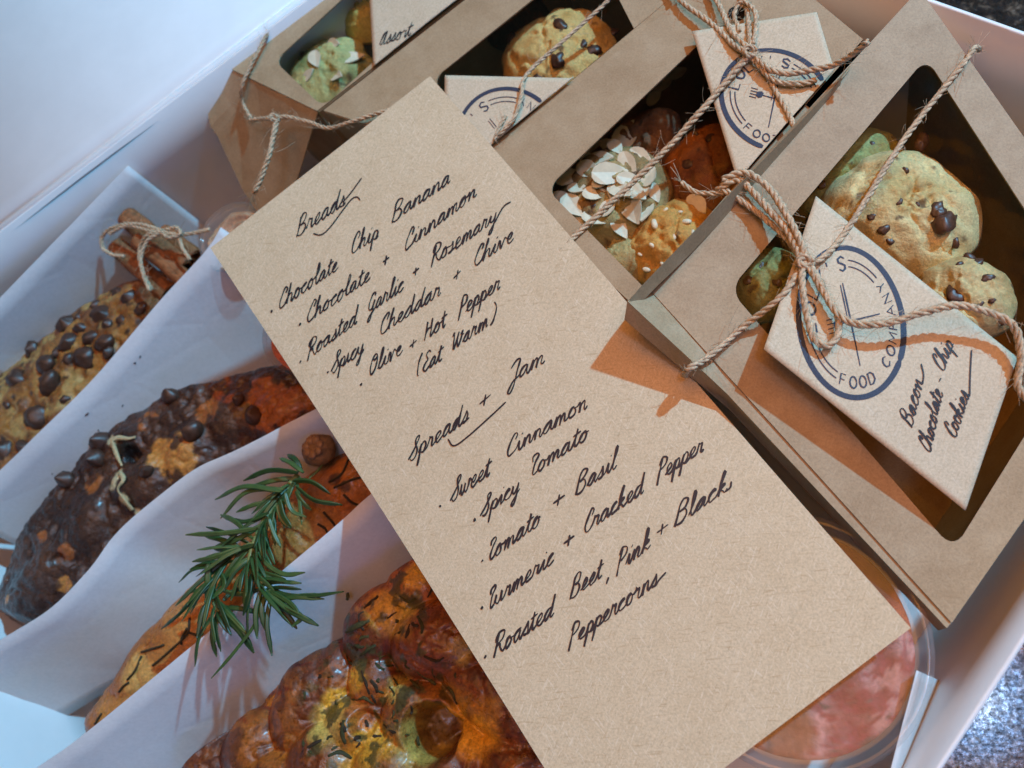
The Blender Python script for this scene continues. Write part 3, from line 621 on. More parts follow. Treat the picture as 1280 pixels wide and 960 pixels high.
# ------------------------------------------------------------------ baked goods
class Surf: pass
def resample(pl, n):
    pts = catmull([P(*q) if len(q) == 3 and not isinstance(q, np.ndarray) else q for q in pl], 0.2); d = [0]
    for i in range(1, len(pts)): d.append(d[-1]+np.linalg.norm(pts[i]-pts[i-1]))
    d = np.array(d)/d[-1]; A = np.array(pts); t = np.linspace(0, 1, n)
    return np.stack([np.interp(t, d, A[:, k]) for k in range(3)], 1)
def loaf(name, label, Lp, Rp, ns, nt_, bulge, rough_, lobes, colf, mat, ends=(0.08, 0.05), seed=1, k=0.18, floor=0.6, hollows=(), crack=0.12, fine=0.45):
    L_ = resample(Lp, ns); R_ = resample(Rp, ns); t = np.linspace(0, 1, nt_)[None, :, None]
    G_ = L_[:, None, :]*(1-t)+R_[:, None, :]*t; X, Y, Z = G_[..., 0].copy(), G_[..., 1].copy(), G_[..., 2].copy()
    tt = np.linspace(0, 1, nt_)[None, :]; ss = np.linspace(0, 1, ns)[:, None]
    Z += bulge*(4*tt*(1-tt))**0.6
    Z += rough_*(fbm(X*0.9, Y*0.9, seed, 5)-0.5)*2
    tag_ = np.zeros_like(Z); who = -np.ones_like(Z)
    for i, lo in enumerate(lobes):
        px, py, zc, rx, ry, ang = lo[:6]; c = P(px, py, zc+min(rx, ry)*0.6); a = math.radians(ang)
        dx, dy = X-c[0], Y-c[1]; u = (dx*math.cos(a)+dy*math.sin(a))/rx; v = (-dx*math.sin(a)+dy*math.cos(a))/ry
        wob = 0.12*(fbm(X*1.1, Y*1.1, seed+20+i, 3)-0.5)
        h = zc+min(rx, ry)*np.sqrt(np.clip(1-(u*u+v*v)+wob, 0, None))-5*(np.clip(u*u+v*v-1, 0, 1))
        m_ = np.clip(0.5+0.5*(h-Z)/k, 0, 1); who = np.where(h > Z, i, who); Z = Z*(1-m_)+h*m_+k*m_*(1-m_)
    for px, py, r_, dep in hollows:
        c = P(px, py, 5.5); dd = np.hypot(X-c[0], Y-c[1])/r_; Z -= dep*(1-sstep(0.55, 1.05, dd+0.5*(fbm(X*1.3, Y*1.3, seed+5)-0.5)))
    Z += fine*rough_*(fbm(X*4, Y*4, seed+3, 3)-0.5)
    Z -= crack*(1-np.abs(2*fbm(X*.8, Y*.8, seed+61, 4)-1))**9
    e = np.minimum(sstep(0, 1, ss/ends[0])**0.5 if ends[0] else 1, sstep(0, 1, (1-ss)/ends[1])**0.5 if ends[1] else 1)
    Z = floor+(Z-floor)*(0.25+0.75*e) if not np.isscalar(e) else Z
    col = colf(X, Y, Z, who)
    V = np.stack([X, Y, Z], -1).reshape(-1, 3); idx = np.arange(ns*nt_).reshape(ns, nt_)
    Fq = np.stack([idx[:-1, :-1], idx[1:, :-1], idx[1:, 1:], idx[:-1, 1:]], -1).reshape(-1, 4)
    border = list(idx[0, :])+list(idx[1:, -1])+list(idx[-1, ::-1][1:])+list(idx[::-1, 0][1:-1])
    nb = len(border); sk = V[border].copy(); sk[:, 2] = floor; base = len(V)
    Fs = [(border[i], border[(i+1) % nb], base+(i+1) % nb, base+i) for i in range(nb)]
    colr = col.reshape(-1, 3); V2 = np.vstack([V, sk]); c2 = np.vstack([colr, colr[border]])
    nrm = np.cross(V[Fq[0][1]]-V[Fq[0][0]], V[Fq[0][2]]-V[Fq[0][0]])
    Fl = Fq.tolist() if nrm[2] > 0 else Fq[:, ::-1].tolist()
    root = thing(name, label, 'bread', (X.mean(), Y.mean(), floor))
    mesh('crust', V2, Fl+Fs, mat, root, col=c2)
    s_ = Surf(); s_.root = root; s_.X, s_.Y, s_.Z = X, Y, Z
    def hit(px, py):
        z = 5.0
        for _ in range(8):
            p = P(px, py, z); i = np.argmin((X-p[0])**2+(Y-p[1])**2); z = 0.4*z+0.6*Z.flat[i]
        return P(px, py, z)
    s_.hit = hit; return s_
def under(top, z, inset=.2):
    p = [P(*q) for q in top]; out = []
    for i in range(len(p)):
        t = unit(p[min(i+1, len(p)-1)]-p[max(i-1, 0)]); out.append(np.array([p[i][0]-t[1]*inset, p[i][1]+t[0]*inset, z]))
    return out
def spot(X, Y, px, py, rpx, z=5.0, seed=0, soft=0.5, am=0.7):
    c = P(px, py, z); r = rpx*27/F_PX; d = np.hypot(X-c[0], Y-c[1])/r+am*(fbm(X*1.6, Y*1.6, 40+seed, 4)-0.5)
    return 1-sstep(1-soft*.5, 1+soft*.5, d)
def lerp(a, b, m): return np.asarray(a)*(1-m[..., None])+np.asarray(b)*m[..., None]
def blob(mb, c, r, squash=(1, 1, 0.75), seg=14, rings=9, peak=0.0, noise_=0.1, col=None, tilt=None):
    a0 = random.random()*6; V = []; Fc = []; sd = random.randrange(1000)
    Q = Matrix.Rotation(random.random()*6.28, 3, 'Z')
    if tilt is not None: Q = Matrix.Rotation(tilt, 3, random.choice(['X', 'Y'])) @ Q
    for i in range(rings+1):
        th_ = math.pi*i/rings
        for j in range(seg):
            ph = 2*math.pi*j/seg
            d = np.array([math.sin(th_)*math.cos(ph), math.sin(th_)*math.sin(ph), math.cos(th_)])
            f = 1+noise_*2*(float(fbm(np.array(d[0]*1.7+d[2]+9), np.array(d[1]*1.7-d[2]+3), sd, 3))-.5)
            p = d*r*f*np.array(squash)
            if peak and d[2] > 0.55: p[2] += peak*r*((d[2]-.55)/.45)**2; p[:2] *= 1-0.25*(d[2]-.55)/.45
            V.append(np.array(c)+np.array(Q @ Vector(p)))
    for i in range(rings):
        for j in range(seg): j2 = (j+1) % seg; Fc.append((i*seg+j, (i+1)*seg+j, (i+1)*seg+j2, i*seg+j2))
    mb.add(V, Fc, col)
def chip_part(parent, c, r, sq=(1, 1, .8), peak=0.25, mat='chip', name='chocolate_chip', tilt=0.5, noise_=0.1):
    mb = MB(); blob(mb, c, r, sq, peak=peak, tilt=random.uniform(-tilt, tilt), noise_=noise_); mb.build(name, MT[mat], parent)

def col1(X, Y, Z, who):
    f = fbm(X*0.8, Y*0.8, 3); c = lerp((0.33, 0.135, 0.028), (0.18, 0.062, 0.016), sstep(0.42, 0.62, f)); c = lerp(c, (0.45, 0.28, 0.09), sstep(.55, .7, fbm(X*1.5, Y*1.5, 9))*.7)
    c = lerp(c, (0.10, 0.04, 0.018), spot(X, Y, 205, 365, 45, seed=2)*0.8); return lerp(c, (0.05, 0.025, 0.015), sstep(.66, .74, fbm(X*2.6, Y*2.6, 13)))
l1 = loaf('banana_bread', 'golden brown bread loaf topped with dark chocolate chips in the far left liner', [(-90, 560, 4.2), (0, 468, 4.4), (70, 410, 4.5), (140, 362, 4.6), (235, 330, 4.4)],
          under([(-60, 642, 6.6), (0, 588, 6.8), (50, 539, 7), (118, 472, 7), (202, 374, 7.2), (262, 307, 7.4)], 4.6), 150, 80, 0.9, 0.35, [], col1, MT['bread'], (0.02, 0.1), 4)
for px, py, r in [(127, 393, 13), (82, 405, 12), (100, 410, 11), (85, 428, 15), (113, 423, 14), (130, 428, 14), (105, 447, 15), (85, 450, 10), (57, 455, 15), (40, 438, 14), (62, 481, 17), (45, 522, 16), (20, 475, 13), (160, 372, 12), (148, 366, 10), (118, 383, 9),
                  (3, 563, 14), (28, 558, 10), (70, 443, 10), (133, 405, 9), (30, 436, 8), (98, 398, 8), (8, 505, 8), (135, 440, 8), (-12, 540, 12), (80, 500, 7), (175, 385, 9), (150, 400, 7)]:
    p = l1.hit(px, py); chip_part(l1.root, p+np.array([0, 0, -.03]), r*38/F_PX*random.uniform(.8, 1.15), (1, random.uniform(.65, .95), random.uniform(.42, .6)), 0.22, noise_=.34)

def col2(X, Y, Z, who):
    f = fbm(X*0.9, Y*0.9, 15); c = lerp((0.036, 0.0135, 0.0085), (0.075, 0.027, 0.013), sstep(.4, .65, f))
    m = np.zeros_like(X)
    for i, (px, py, r, b_) in enumerate([(188, 530, 17, 0), (228, 574, 34, 1), (205, 568, 20, 1), (345, 512, 40, 0), (385, 508, 30, 0), (300, 482, 26, 0), (332, 488, 24, 0), (265, 520, 22, 0), (124, 606, 15, 0), (57, 671, 9, 0), (81, 729, 12, 1), (90, 690, 10, 0), (10, 749, 9, 1), (262, 545, 13, 0), (60, 745, 9, 0), (275, 500, 12, 0), (412, 505, 18, 0)]):
        mm = spot(X, Y, px, py, r, 5.2, i, 0.22, 1.3); c = lerp(c, (0.50, 0.21, 0.045) if b_ else (0.30, 0.085, 0.016), mm*.95)
    c = lerp(c, (0.045, 0.017, 0.010), sstep(.54, .60, fbm(X*1.5, Y*1.5, 31))*.9)
    for px, py, r in [(150, 556, 7), (156, 595, 10), (150, 608, 9), (163, 625, 7), (170, 640, 6), (146, 553, 8)]: c = lerp(c, (0.62, 0.52, 0.30), spot(X, Y, px, py, r, 5.2, 3, .5, .8))
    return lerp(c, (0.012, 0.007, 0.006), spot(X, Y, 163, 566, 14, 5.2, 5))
l2 = loaf('chocolate_bread', 'braided bread crusted with dark melted chocolate between two paper dividers', [(-30, 785, 3.9), (0, 725, 4.5), (28, 665, 4.9), (70, 608, 5.1), (120, 553, 5.2), (200, 498, 5.2), (300, 466, 5.2), (400, 450, 4.8)],
          under([(-30, 815, 6.9), (17, 790, 7), (67, 757, 7), (111, 712, 7), (141, 671, 7), (175, 639, 7), (242, 587, 7), (296, 562, 7), (393, 512, 7.1), (470, 478, 7.2)], 4.5), 230, 120, 0.55, 0.3,
          [(55, 715, 4.4, 2.6, 1.3, 45), (110, 650, 4.5, 2.2, 1.3, 50), (175, 600, 4.5, 1.9, 1.3, 20), (235, 560, 4.5, 1.8, 1.3, 60), (290, 520, 4.5, 1.7, 1.2, 30), (350, 512, 4.4, 2.0, 1.3, 20), (420, 510, 4.2, 1.5, 1.1, 30),
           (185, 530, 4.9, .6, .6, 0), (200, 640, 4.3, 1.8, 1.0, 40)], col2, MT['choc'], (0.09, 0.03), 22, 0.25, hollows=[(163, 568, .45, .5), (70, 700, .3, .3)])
for px, py, r in [(127, 553, 17), (122, 573, 17), (84, 600, 16), (243, 540, 17), (215, 496, 15), (318, 520, 14), (300, 500, 10), (185, 590, 10)]:
    p = l2.hit(px, py); chip_part(l2.root, p+np.array([0, 0, .08]), r*29/F_PX, (1, random.uniform(.75, .95), .7), 0.4, noise_=.2)
mb = MB()
for pts in ([(142, 552), (150, 548), (163, 549), (172, 547)], [(143, 552), (148, 568), (155, 583)], [(152, 590), (157, 600), (150, 612), (158, 625), (168, 638)]):
    tube(mb, catmull([l2.hit(*q)+np.array([0, 0, .12]) for q in pts], .1), [0.075+.03*math.sin(i*.35) for i in range(len(catmull([l2.hit(*q) for q in pts], .1)))], 7, (0.50, 0.40, 0.22), .6)
mb.build('torn_crumb', MT['cookie'], l2.root)

def col3(X, Y, Z, who):
    f = fbm(X*0.7, Y*0.7, 51); c = lerp((0.47, 0.19, 0.04), (0.36, 0.12, 0.022), sstep(.4, .65, f)); c = lerp(c, (0.58, 0.33, 0.09), spot(X, Y, 185, 840, 26, 5, 1)*.7)
    c = lerp(c, (0.33, 0.10, 0.02), spot(X, Y, 430, 600, 60, 5, 2)*.8); return lerp(c, (0.09, 0.03, 0.012), spot(X, Y, 432, 604, 9, 5, 3, .5, 1.2)+spot(X, Y, 445, 612, 7, 5, 6, .5, 1.2))
l3 = loaf('garlic_bread', 'smooth orange tan bread loaf under the rosemary sprig', [(95, 930, 3.2), (141, 862, 3.9), (175, 805, 4.3), (204, 771, 4.5), (240, 735, 4.6), (320, 660, 4.6), (380, 600, 4.6), (440, 560, 4.4), (500, 540, 4)],
          under([(20, 975, 6.9), (47, 959, 6.9), (101, 921, 7), (210, 832, 7), (316, 744, 7), (398, 676, 7), (435, 643, 7), (464, 617, 7), (540, 560, 7)], 4.6), 190, 90, 1.1, 0.14, [(430, 605, 4.8, 1.6, 1.1, 40)], col3, MT['bread'], (0.12, 0.03), 60, 0.3)
for pts in ([(192, 832), (215, 812), (235, 792), (238, 772)], [(178, 815), (195, 810), (206, 806)], [(228, 806), (228, 798), (235, 785)], [(160, 850), (170, 838), (178, 820)], [(235, 790), (248, 794), (255, 792)], [(412, 603), (428, 592), (436, 575), (440, 572)], [(418, 610), (440, 600), (452, 597)], [(405, 640), (418, 655), (425, 668)], [(150, 865), (155, 858), (162, 853)], [(398, 655), (408, 662), (412, 675)], [(430, 618), (440, 628), (450, 632)], [(120, 905), (124, 898), (128, 892)]):
    mb = MB(); tube(mb, catmull([l3.hit(*q)+np.array([0, 0, .05]) for q in pts], .12), 0.045, 6); mb.build('baked_herb', MT['needle'], l3.root)

lob4 = [(255, 950, 3.4, 1.6, 1.4, 20), (310, 940, 3.9, 1.5, 1.3, 60), (372, 880, 4.2, 1.2, 1.9, -20), (408, 860, 4.2, .95, 1.7, -15), (462, 850, 4.4, 1.0, 1.2, 0), (440, 915, 4.4, 1.4, 1.2, 0), (470, 780, 4.4, 1.7, 1.3, 45), (515, 735, 4.3, 1.3, 1.1, 30),
        (540, 800, 4.6, 1.8, 1.4, 10), (607, 864, 4.5, 3.0, 1.2, -43), (520, 900, 4.5, 1.5, 1.4, 0), (560, 960, 4.2, 1.8, 1.6, 0), (400, 960, 4.4, 1.6, 1.5, 0), (480, 970, 4.4, 1.7, 1.5, 0), (640, 960, 4.2, 1.8, 1.4, 0), (600, 780, 4.3, 1.6, 1.2, 20), (340, 1000, 4.2, 1.8, 1.6, 0)]
def col4(X, Y, Z, who):
    f = fbm(X*0.8, Y*0.8, 71); c = lerp((0.36, 0.10, 0.010), (0.15, 0.032, 0.006), sstep(.36, .6, f))
    c = lerp(c, (0.115, 0.024, 0.005), sstep(4.9, 6.0, Z+0.8*(fbm(X*1.2, Y*1.2, 75)-.5))*.85)
    c = lerp(c, (0.085, 0.017, 0.004), sstep(.56, .66, fbm(X*2.8, Y*2.8, 77, 5))*.75); c = lerp(c, (0.06, 0.012, 0.004), sstep(.60, .68, fbm(X*.9, Y*.9, 79, 4))*.7)
    for i in (0, 1, 2, 3): c = np.where((who == i)[..., None], c*0.75+np.array((.02, .005, .002)), c)
    for i, (px, py, r) in enumerate([(410, 905, 26), (420, 880, 18), (445, 850, 16), (500, 770, 28), (480, 760, 20), (560, 880, 34), (520, 930, 30), (470, 930, 26), (600, 925, 22), (500, 860, 16), (520, 720, 18), (450, 960, 30), (575, 815, 16), (610, 890, 18)]):
        c = lerp(c, (0.62, 0.31, 0.025) if i % 3 else (0.60, 0.42, 0.09), spot(X, Y, px, py, r, 5.2, i+7, .8, 1.1)*.95*(1-.6*sstep(5.1, 5.7, Z+.5*(fbm(X*2, Y*2, 93)-.5))))
    c = lerp(c, (0.17, 0.045, 0.013), spot(X, Y, 545, 835, 40, 5.2, 30, .7, 1.3)*.8+spot(X, Y, 590, 770, 26, 5.2, 31, .7, 1)*.5)
    g_ = sstep(.57, .63, fbm(X*2.0, Y*2.0, 88, 4)); area = np.clip(spot(X, Y, 470, 800, 75, 5.2, 50, .8)+spot(X, Y, 440, 910, 75, 5.2, 51, .8)+spot(X, Y, 520, 740, 40, 5.2, 52, .8)+spot(X, Y, 520, 850, 50, 5.2, 53, .8), 0, 1)
    c = lerp(c, (0.045, 0.042, 0.011), sstep(.60, .64, fbm(X*2.6, Y*2.6, 89, 4))*area*.85)
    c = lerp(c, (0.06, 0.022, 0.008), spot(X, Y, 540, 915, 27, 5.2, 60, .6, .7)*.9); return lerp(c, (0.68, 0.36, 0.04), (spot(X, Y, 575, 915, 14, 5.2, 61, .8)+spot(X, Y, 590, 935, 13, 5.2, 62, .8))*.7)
l4 = loaf('knotted_bread', 'glossy knotted bread with melted yellow cheese and green chives', [(200, 1040, 2.8), (262, 950, 3.2), (322, 890, 3.5), (355, 848, 3.6), (400, 822, 3.6), (442, 782, 3.6), (486, 736, 3.6), (530, 704, 3.6), (590, 650, 3.2)],
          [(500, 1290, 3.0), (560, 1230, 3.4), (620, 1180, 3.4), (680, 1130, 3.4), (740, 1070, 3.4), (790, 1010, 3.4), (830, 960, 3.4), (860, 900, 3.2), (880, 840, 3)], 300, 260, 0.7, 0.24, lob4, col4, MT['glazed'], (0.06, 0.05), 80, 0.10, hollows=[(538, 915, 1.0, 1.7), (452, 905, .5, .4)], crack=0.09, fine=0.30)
for pts, r in [([(432, 790), (445, 783), (462, 775)], .16), ([(455, 760), (465, 752), (473, 745)], .10), ([(507, 798), (510, 790), (513, 780)], .09), ([(522, 770), (528, 782), (527, 792)], .09), ([(450, 820), (460, 812), (470, 806)], .10), ([(452, 838), (458, 855), (462, 868)], .08), ([(463, 850), (470, 858), (472, 866)], .09), ([(487, 858), (493, 868), (490, 880), (484, 872)], .06),
               ([(440, 875), (455, 872), (468, 880)], .10), ([(430, 900), (428, 915), (432, 930)], .12), ([(378, 940), (392, 930), (402, 925)], .09), ([(522, 840), (535, 848), (545, 856)], .09), ([(560, 858), (568, 868), (572, 880)], .12), ([(480, 905), (492, 915), (500, 912)], .08), ([(385, 915), (380, 930), (390, 942)], .09), ([(500, 745), (510, 752), (520, 748)], .07), ([(410, 945), (425, 940), (440, 948)], .1), ([(530, 820), (545, 826), (555, 822)], .08)]+[([(x, y), (x+dx*.5+random.uniform(-3, 3), y+dy*.5+random.uniform(-3, 3)), (x+dx, y+dy)], random.uniform(.05, .1)) for x, y, dx, dy in [(random.choice((450, 470, 430, 510, 490))+random.gauss(0, 22), random.choice((790, 860, 910, 760, 830))+random.gauss(0, 18), random.uniform(-13, 13), random.uniform(-13, 13)) for _ in range(42)]]:
    if max(np.hypot(*(np.array(proj(l4.hit(*q)))-np.array(q))) for q in pts) > 3 or any(l4.hit(*q)[2] < 4.2 for q in pts): continue
    mb = MB(); w_ = catmull([l4.hit(*q)+np.array([0, 0, .015]) for q in pts], .12); tube(mb, w_, [r*.75*(0.45+0.5*math.sin(math.pi*(i+.6)/(len(w_)+.2))+random.uniform(-.15, .15)) for i in range(len(w_))], 7, random.choice([(0.035, 0.035, 0.010), (0.05, 0.045, 0.012), (0.03, 0.018, 0.008)]), .35); mb.build('chive_piece', MT['cookie'], l4.root)

# ------------------------------------------------------------------ cookies in the window boxes
def cookie(label, px, py, ztop, rpx, h, base, dark, seed, chips=(), chipr=10, flakes=(), seeds=(), group='cookies inside the kraft boxes', stretch=1.0, ang=0):
    c = P(px, py, ztop-h*0.3); dep = H-ztop; r0 = rpx*dep*1.03/F_PX; nr, na = 34, 90; V = []; Fc = []
    rr = np.linspace(0, 1, nr)[:, None]; aa = np.linspace(0, 2*math.pi, na, endpoint=False)[None, :]
    out = 1+0.16*(vnoise(np.cos(aa)*1.6+5, np.sin(aa)*1.6+seed, seed)-.5)+.08*(vnoise(np.cos(aa)*4+5, np.sin(aa)*4, seed+1)-.5)
    ex = rr*out; ca, sa = math.cos(math.radians(ang)), math.sin(math.radians(ang))
    lx, ly = r0*ex*np.cos(aa)*stretch, r0*ex*np.sin(aa); X = c[0]+lx*ca-ly*sa; Y = c[1]+lx*sa+ly*ca
    Z = ztop-h+h*(1-rr**2.6)**0.75+0.0*aa; w = np.clip(1-rr**6, 0, 1)
    Z += w*(0.38*(fbm(X*.9, Y*.9, seed+2, 4)-.5)+0.16*(fbm(X*3.2, Y*3.2, seed+4, 3)-.5)); Z -= w*0.14*sstep(.60, .68, fbm(X*1.4, Y*1.4, seed+8, 3)); Z -= w*0.20*(1-np.abs(2*fbm(X*.9, Y*.9, seed+12, 4)-1))**10
    f = fbm(X*.8, Y*.8, seed+6); col = lerp(base, dark, sstep(.42, .68, f)); col = lerp(col, np.array(base)*1.25, sstep(.55, .7, fbm(X*1.7, Y*1.7, seed+7))*.5)
    col = lerp(col, (0.07, 0.035, 0.02), sstep(.72, .78, fbm(X*2.4, Y*2.4, seed+9))*.8)
    V = np.stack([X, Y, Z], -1).reshape(-1, 3); idx = np.arange(nr*na).reshape(nr, na)
    for i in range(nr-1):
        for j in range(na): j2 = (j+1) % na; Fc.append((idx[i, j], idx[i+1, j], idx[i+1, j2], idx[i, j2]))
    Fc.append(tuple(idx[-1, ::-1]))
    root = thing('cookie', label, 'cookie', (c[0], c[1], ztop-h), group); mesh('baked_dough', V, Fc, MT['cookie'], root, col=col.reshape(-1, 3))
    def hit(x, y):
        z = ztop
        for _ in range(6): p = P(x, y, z); z = Z.flat[np.argmin((X-p[0])**2+(Y-p[1])**2)]
        return P(x, y, z)
    for x, y, r in chips: chip_part(root, hit(x, y)+np.array([0, 0, -.03]), r*dep/F_PX, (1, random.uniform(.6, .9), .40), .0, tilt=.3, noise_=.45)
    for x, y, a, l in flakes:
        mb = MB(); p = hit(x, y)+np.array([0, 0, random.uniform(.02, .16)]); Lc = l*dep/F_PX; q = []
        tl = random.uniform(-.35, .35); tl2 = random.uniform(-.3, .3); ar = math.radians(-a)
        for k in range(16):
            t = 2*math.pi*k/16; lx = Lc*math.cos(t)*.56; ly = Lc*.34*math.sin(t)*(1-.62*max(0, math.cos(t))**1.5)*(1-.1*math.cos(t)); q.append(p+np.array([lx*math.cos(ar)-ly*math.sin(ar), lx*math.sin(ar)+ly*math.cos(ar), lx*tl*1.3+ly*tl2*1.3-.5*(lx/Lc)**2*Lc*.5]))
        mb.add(q, [list(range(16))]); mb.build('almond_flake', MT['almond'], root, smooth=False, solid=.05)
    for x, y, r in seeds: chip_part(root, hit(x, y)+np.array([0, 0, .0]), r*dep/F_PX, (1, .6, .45), 0, 'seed', 'oat_flake', .4)
    return root
Y1, Y2 = (0.50, 0.36, 0.12), (0.40, 0.26, 0.075)
cookie('largest pale yellow cookie with a dark glossy chip in the bacon cookie box', 1128, 256, 8.3, 98, 1.5, (0.60, 0.48, 0.23), (0.50, 0.37, 0.15), 11, [(1180, 277, 20), (1172, 262, 11), (1105, 285, 9), (1152, 178, 15), (1132, 212, 5), (1124, 252, 6), (1146, 255, 5), (1192, 300, 10), (1112, 300, 6), (1090, 270, 6)], stretch=.95, ang=35)
cookie('green tinged yellow cookie partly behind the largest cookie in the box', 1066, 206, 7.3, 66, 1.2, (0.37, 0.38, 0.14), (0.28, 0.25, 0.08), 13, [(1052, 186, 11), (1090, 180, 6), (1030, 230, 9)], stretch=1.1, ang=40)
cookie('small speckled cookie with dark patches at the tag corner', 1214, 362, 8.3, 56, 1.2, (0.54, 0.43, 0.20), (0.42, 0.29, 0.12), 17, [(1233, 348, 9), (1196, 368, 14), (1212, 322, 8), (1222, 327, 8), (1240, 375, 5), (1225, 380, 5), (1255, 400, 8), (1200, 330, 5)])
cookie('olive yellow cookie showing below the knot of twine', 962, 345, 8.4, 52, 1.2, (0.27, 0.27, 0.085), (0.17, 0.13, 0.045), 19, [(950, 332, 12), (935, 350, 7), (972, 352, 7)])
fk = [(705, 250, 20, 34), (712, 222, -20, 38), (730, 195, 50, 30), (800, 195, 30, 34), (742, 272, 30, 34), (700, 270, 40, 30), (775, 285, 60, 30), (768, 240, 100, 30), (792, 240, 40, 40), (748, 198, 10, 42), (763, 218, -15, 46), (735, 212, 30, 36), (785, 205, 60, 34), (775, 238, 40, 38), (745, 242, 0, 34), (800, 240, 100, 38), (722, 235, 20, 30), (812, 222, -60, 30), (760, 258, -50, 30), (717, 258, 50, 42), (790, 262, 70, 44), (740, 183, 10, 30), (726, 275, 0, 32), (805, 262, 100, 40), (770, 185, 60, 30), (818, 242, 70, 28), (752, 228, -30, 26), (786, 225, 0, 30)]
cookie('pale cookie thickly covered with white almond flakes', 760, 232, 7.6, 84, 1.3, (0.40, 0.32, 0.14), (0.26, 0.16, 0.06), 23, [(742, 258, 6), (812, 245, 5)], flakes=fk)
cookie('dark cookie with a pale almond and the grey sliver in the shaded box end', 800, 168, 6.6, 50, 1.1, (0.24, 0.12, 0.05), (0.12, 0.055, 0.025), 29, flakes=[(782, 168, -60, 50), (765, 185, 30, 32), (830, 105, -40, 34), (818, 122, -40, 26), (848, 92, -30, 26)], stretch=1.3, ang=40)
cookie('reddish brown cookie with a blackened berry in the almond cookie box', 885, 195, 6.9, 62, 1.2, (0.29, 0.10, 0.025), (0.17, 0.055, 0.018), 31, [(860, 204, 11), (888, 172, 7), (870, 165, 6), (905, 150, 8)], stretch=1.2, ang=50)
cookie('tan cookie sprinkled with sesame and oats near the box corner', 838, 292, 7.4, 62, 1.3, (0.52, 0.27, 0.065), (0.38, 0.16, 0.035), 37, [], flakes=[(872, 256, 60, 36)], seeds=[(858, 277, 7), (843, 296, 5), (818, 280, 8), (815, 307, 5), (850, 265, 4), (832, 262, 4), (808, 337, 6), (828, 330, 4), (866, 290, 4), (800, 318, 4)], stretch=1.15, ang=40)
cookie('pale cookie with one large almond half under the card edge', 770, 318, 6.9, 50, 1.1, (0.42, 0.32, 0.13), (0.25, 0.14, 0.05), 41, [], flakes=[(752, 305, 80, 62), (740, 288, 30, 40)])
cookie('bright yellow cookie with large melted chocolate chips', 694, 58, 7.5, 92, 1.3, (0.58, 0.40, 0.14), (0.46, 0.28, 0.08), 43, [(697, 74, 15), (700, 30, 14), (742, 62, 13), (728, 54, 8), (640, 48, 10), (672, 95, 8), (655, 22, 10), (765, 40, 10)])
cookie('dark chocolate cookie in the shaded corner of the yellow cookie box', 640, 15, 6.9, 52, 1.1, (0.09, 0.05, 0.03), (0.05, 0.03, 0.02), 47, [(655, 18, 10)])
cookie('pale green and yellow cookie seen through the glossy window beside the white lid', 402, 82, 7.35, 78, 1.2, (0.44, 0.42, 0.17), (0.13, 0.17, 0.05), 53, [(428, 40, 8), (378, 68, 7)], flakes=[(415, 55, 20, 30), (395, 75, 70, 34), (440, 72, -20, 38), (420, 95, 30, 30), (385, 95, -30, 26)])
cookie('small deep yellow cookie top in the window beside the Assort tag', 450, 14, 7.2, 44, 1.1, (0.46, 0.34, 0.08), (0.28, 0.22, 0.06), 59)

# ------------------------------------------------------------------ twine on the boxes
def twine(label, base, runs, r=0.095, fuzz=8):
    root = thing('jute_twine', label, 'twine', base, 'jute twine ties on the cookie boxes')
    for run in runs:
        pts, rr, fr = (run+(None, None))[:3] if isinstance(run, tuple) else (run, None, None)
        mb = MB(); twine_into(mb, pts, rr or r, fuzz, fray=fr or 0); mb.build('strand', MT['twine'], root)
o = D.on
def knot(c, r=0.16, tilt=0.3):
    a = np.linspace(0, 4*math.pi, 18); return [np.array(c)+np.array([r*math.cos(t), r*math.sin(t)*.8, 0.05+0.16*math.sin(t*.5+tilt)]) for t in a]
twine('thick jute bow with a looped end on the bacon cookie box', o(1010, 330), [
    [o(1224, 62, -.8), o(1220, 60, -.1), o(1215, 64, .12), o(1205, 78, .14), o(1130, 175, .1), o(1060, 285, .45), o(1028, 322, .8), o(1008, 330, .8)],
    ([o(1002, 335, .85), o(975, 372, .85), o(930, 408, .3), o(886, 446, .35), o(866, 458, .62), o(859, 463, .45), o(856, 470, -.25)], .1),
    ([o(890, 246, -.3), o(905, 232, .2), o(925, 226, .3), o(950, 250, .5), o(985, 290, .75), o(1003, 325, .95), o(1012, 332, .95)], .115),
    ([o(900, 236, .1), o(920, 246, .2), o(955, 272, .35), o(985, 300, .6), o(1004, 330, .85)], .10),
    ([o(903, 225, .25), o(930, 216, .45), o(958, 232, .6), o(980, 262, .8), o(1000, 300, .95), o(1010, 326, 1.0)], .115),
    ([o(912, 238, .1), o(895, 242, 0), o(870, 240, -.2), o(852, 228, -.3)], .085, 5),
    ([o(1003, 328, .95), o(1003, 360, 1.1), o(1010, 400, 1.15), o(1018, 424, 1.15), o(1034, 432, 1.15), o(1047, 420, 1.15), o(1048, 398, 1.1), o(1036, 372, 1.1), o(1014, 335, 1.0)], .105),
    ([o(1012, 334, 1.0), o(1030, 366, 1.1), o(1045, 390, 1.2), o(1070, 405, 1.3), o(1110, 404, 1.4), o(1150, 392, 1.5), o(1195, 382, 1.5), o(1240, 392, 1.4), o(1268, 410, 1.3), o(1276, 445, 1.1), o(1272, 480, .9), o(1283, 500, .8)], .11),
    (knot(o(1006, 330, .9), .17), .1)])
o = Cb.on
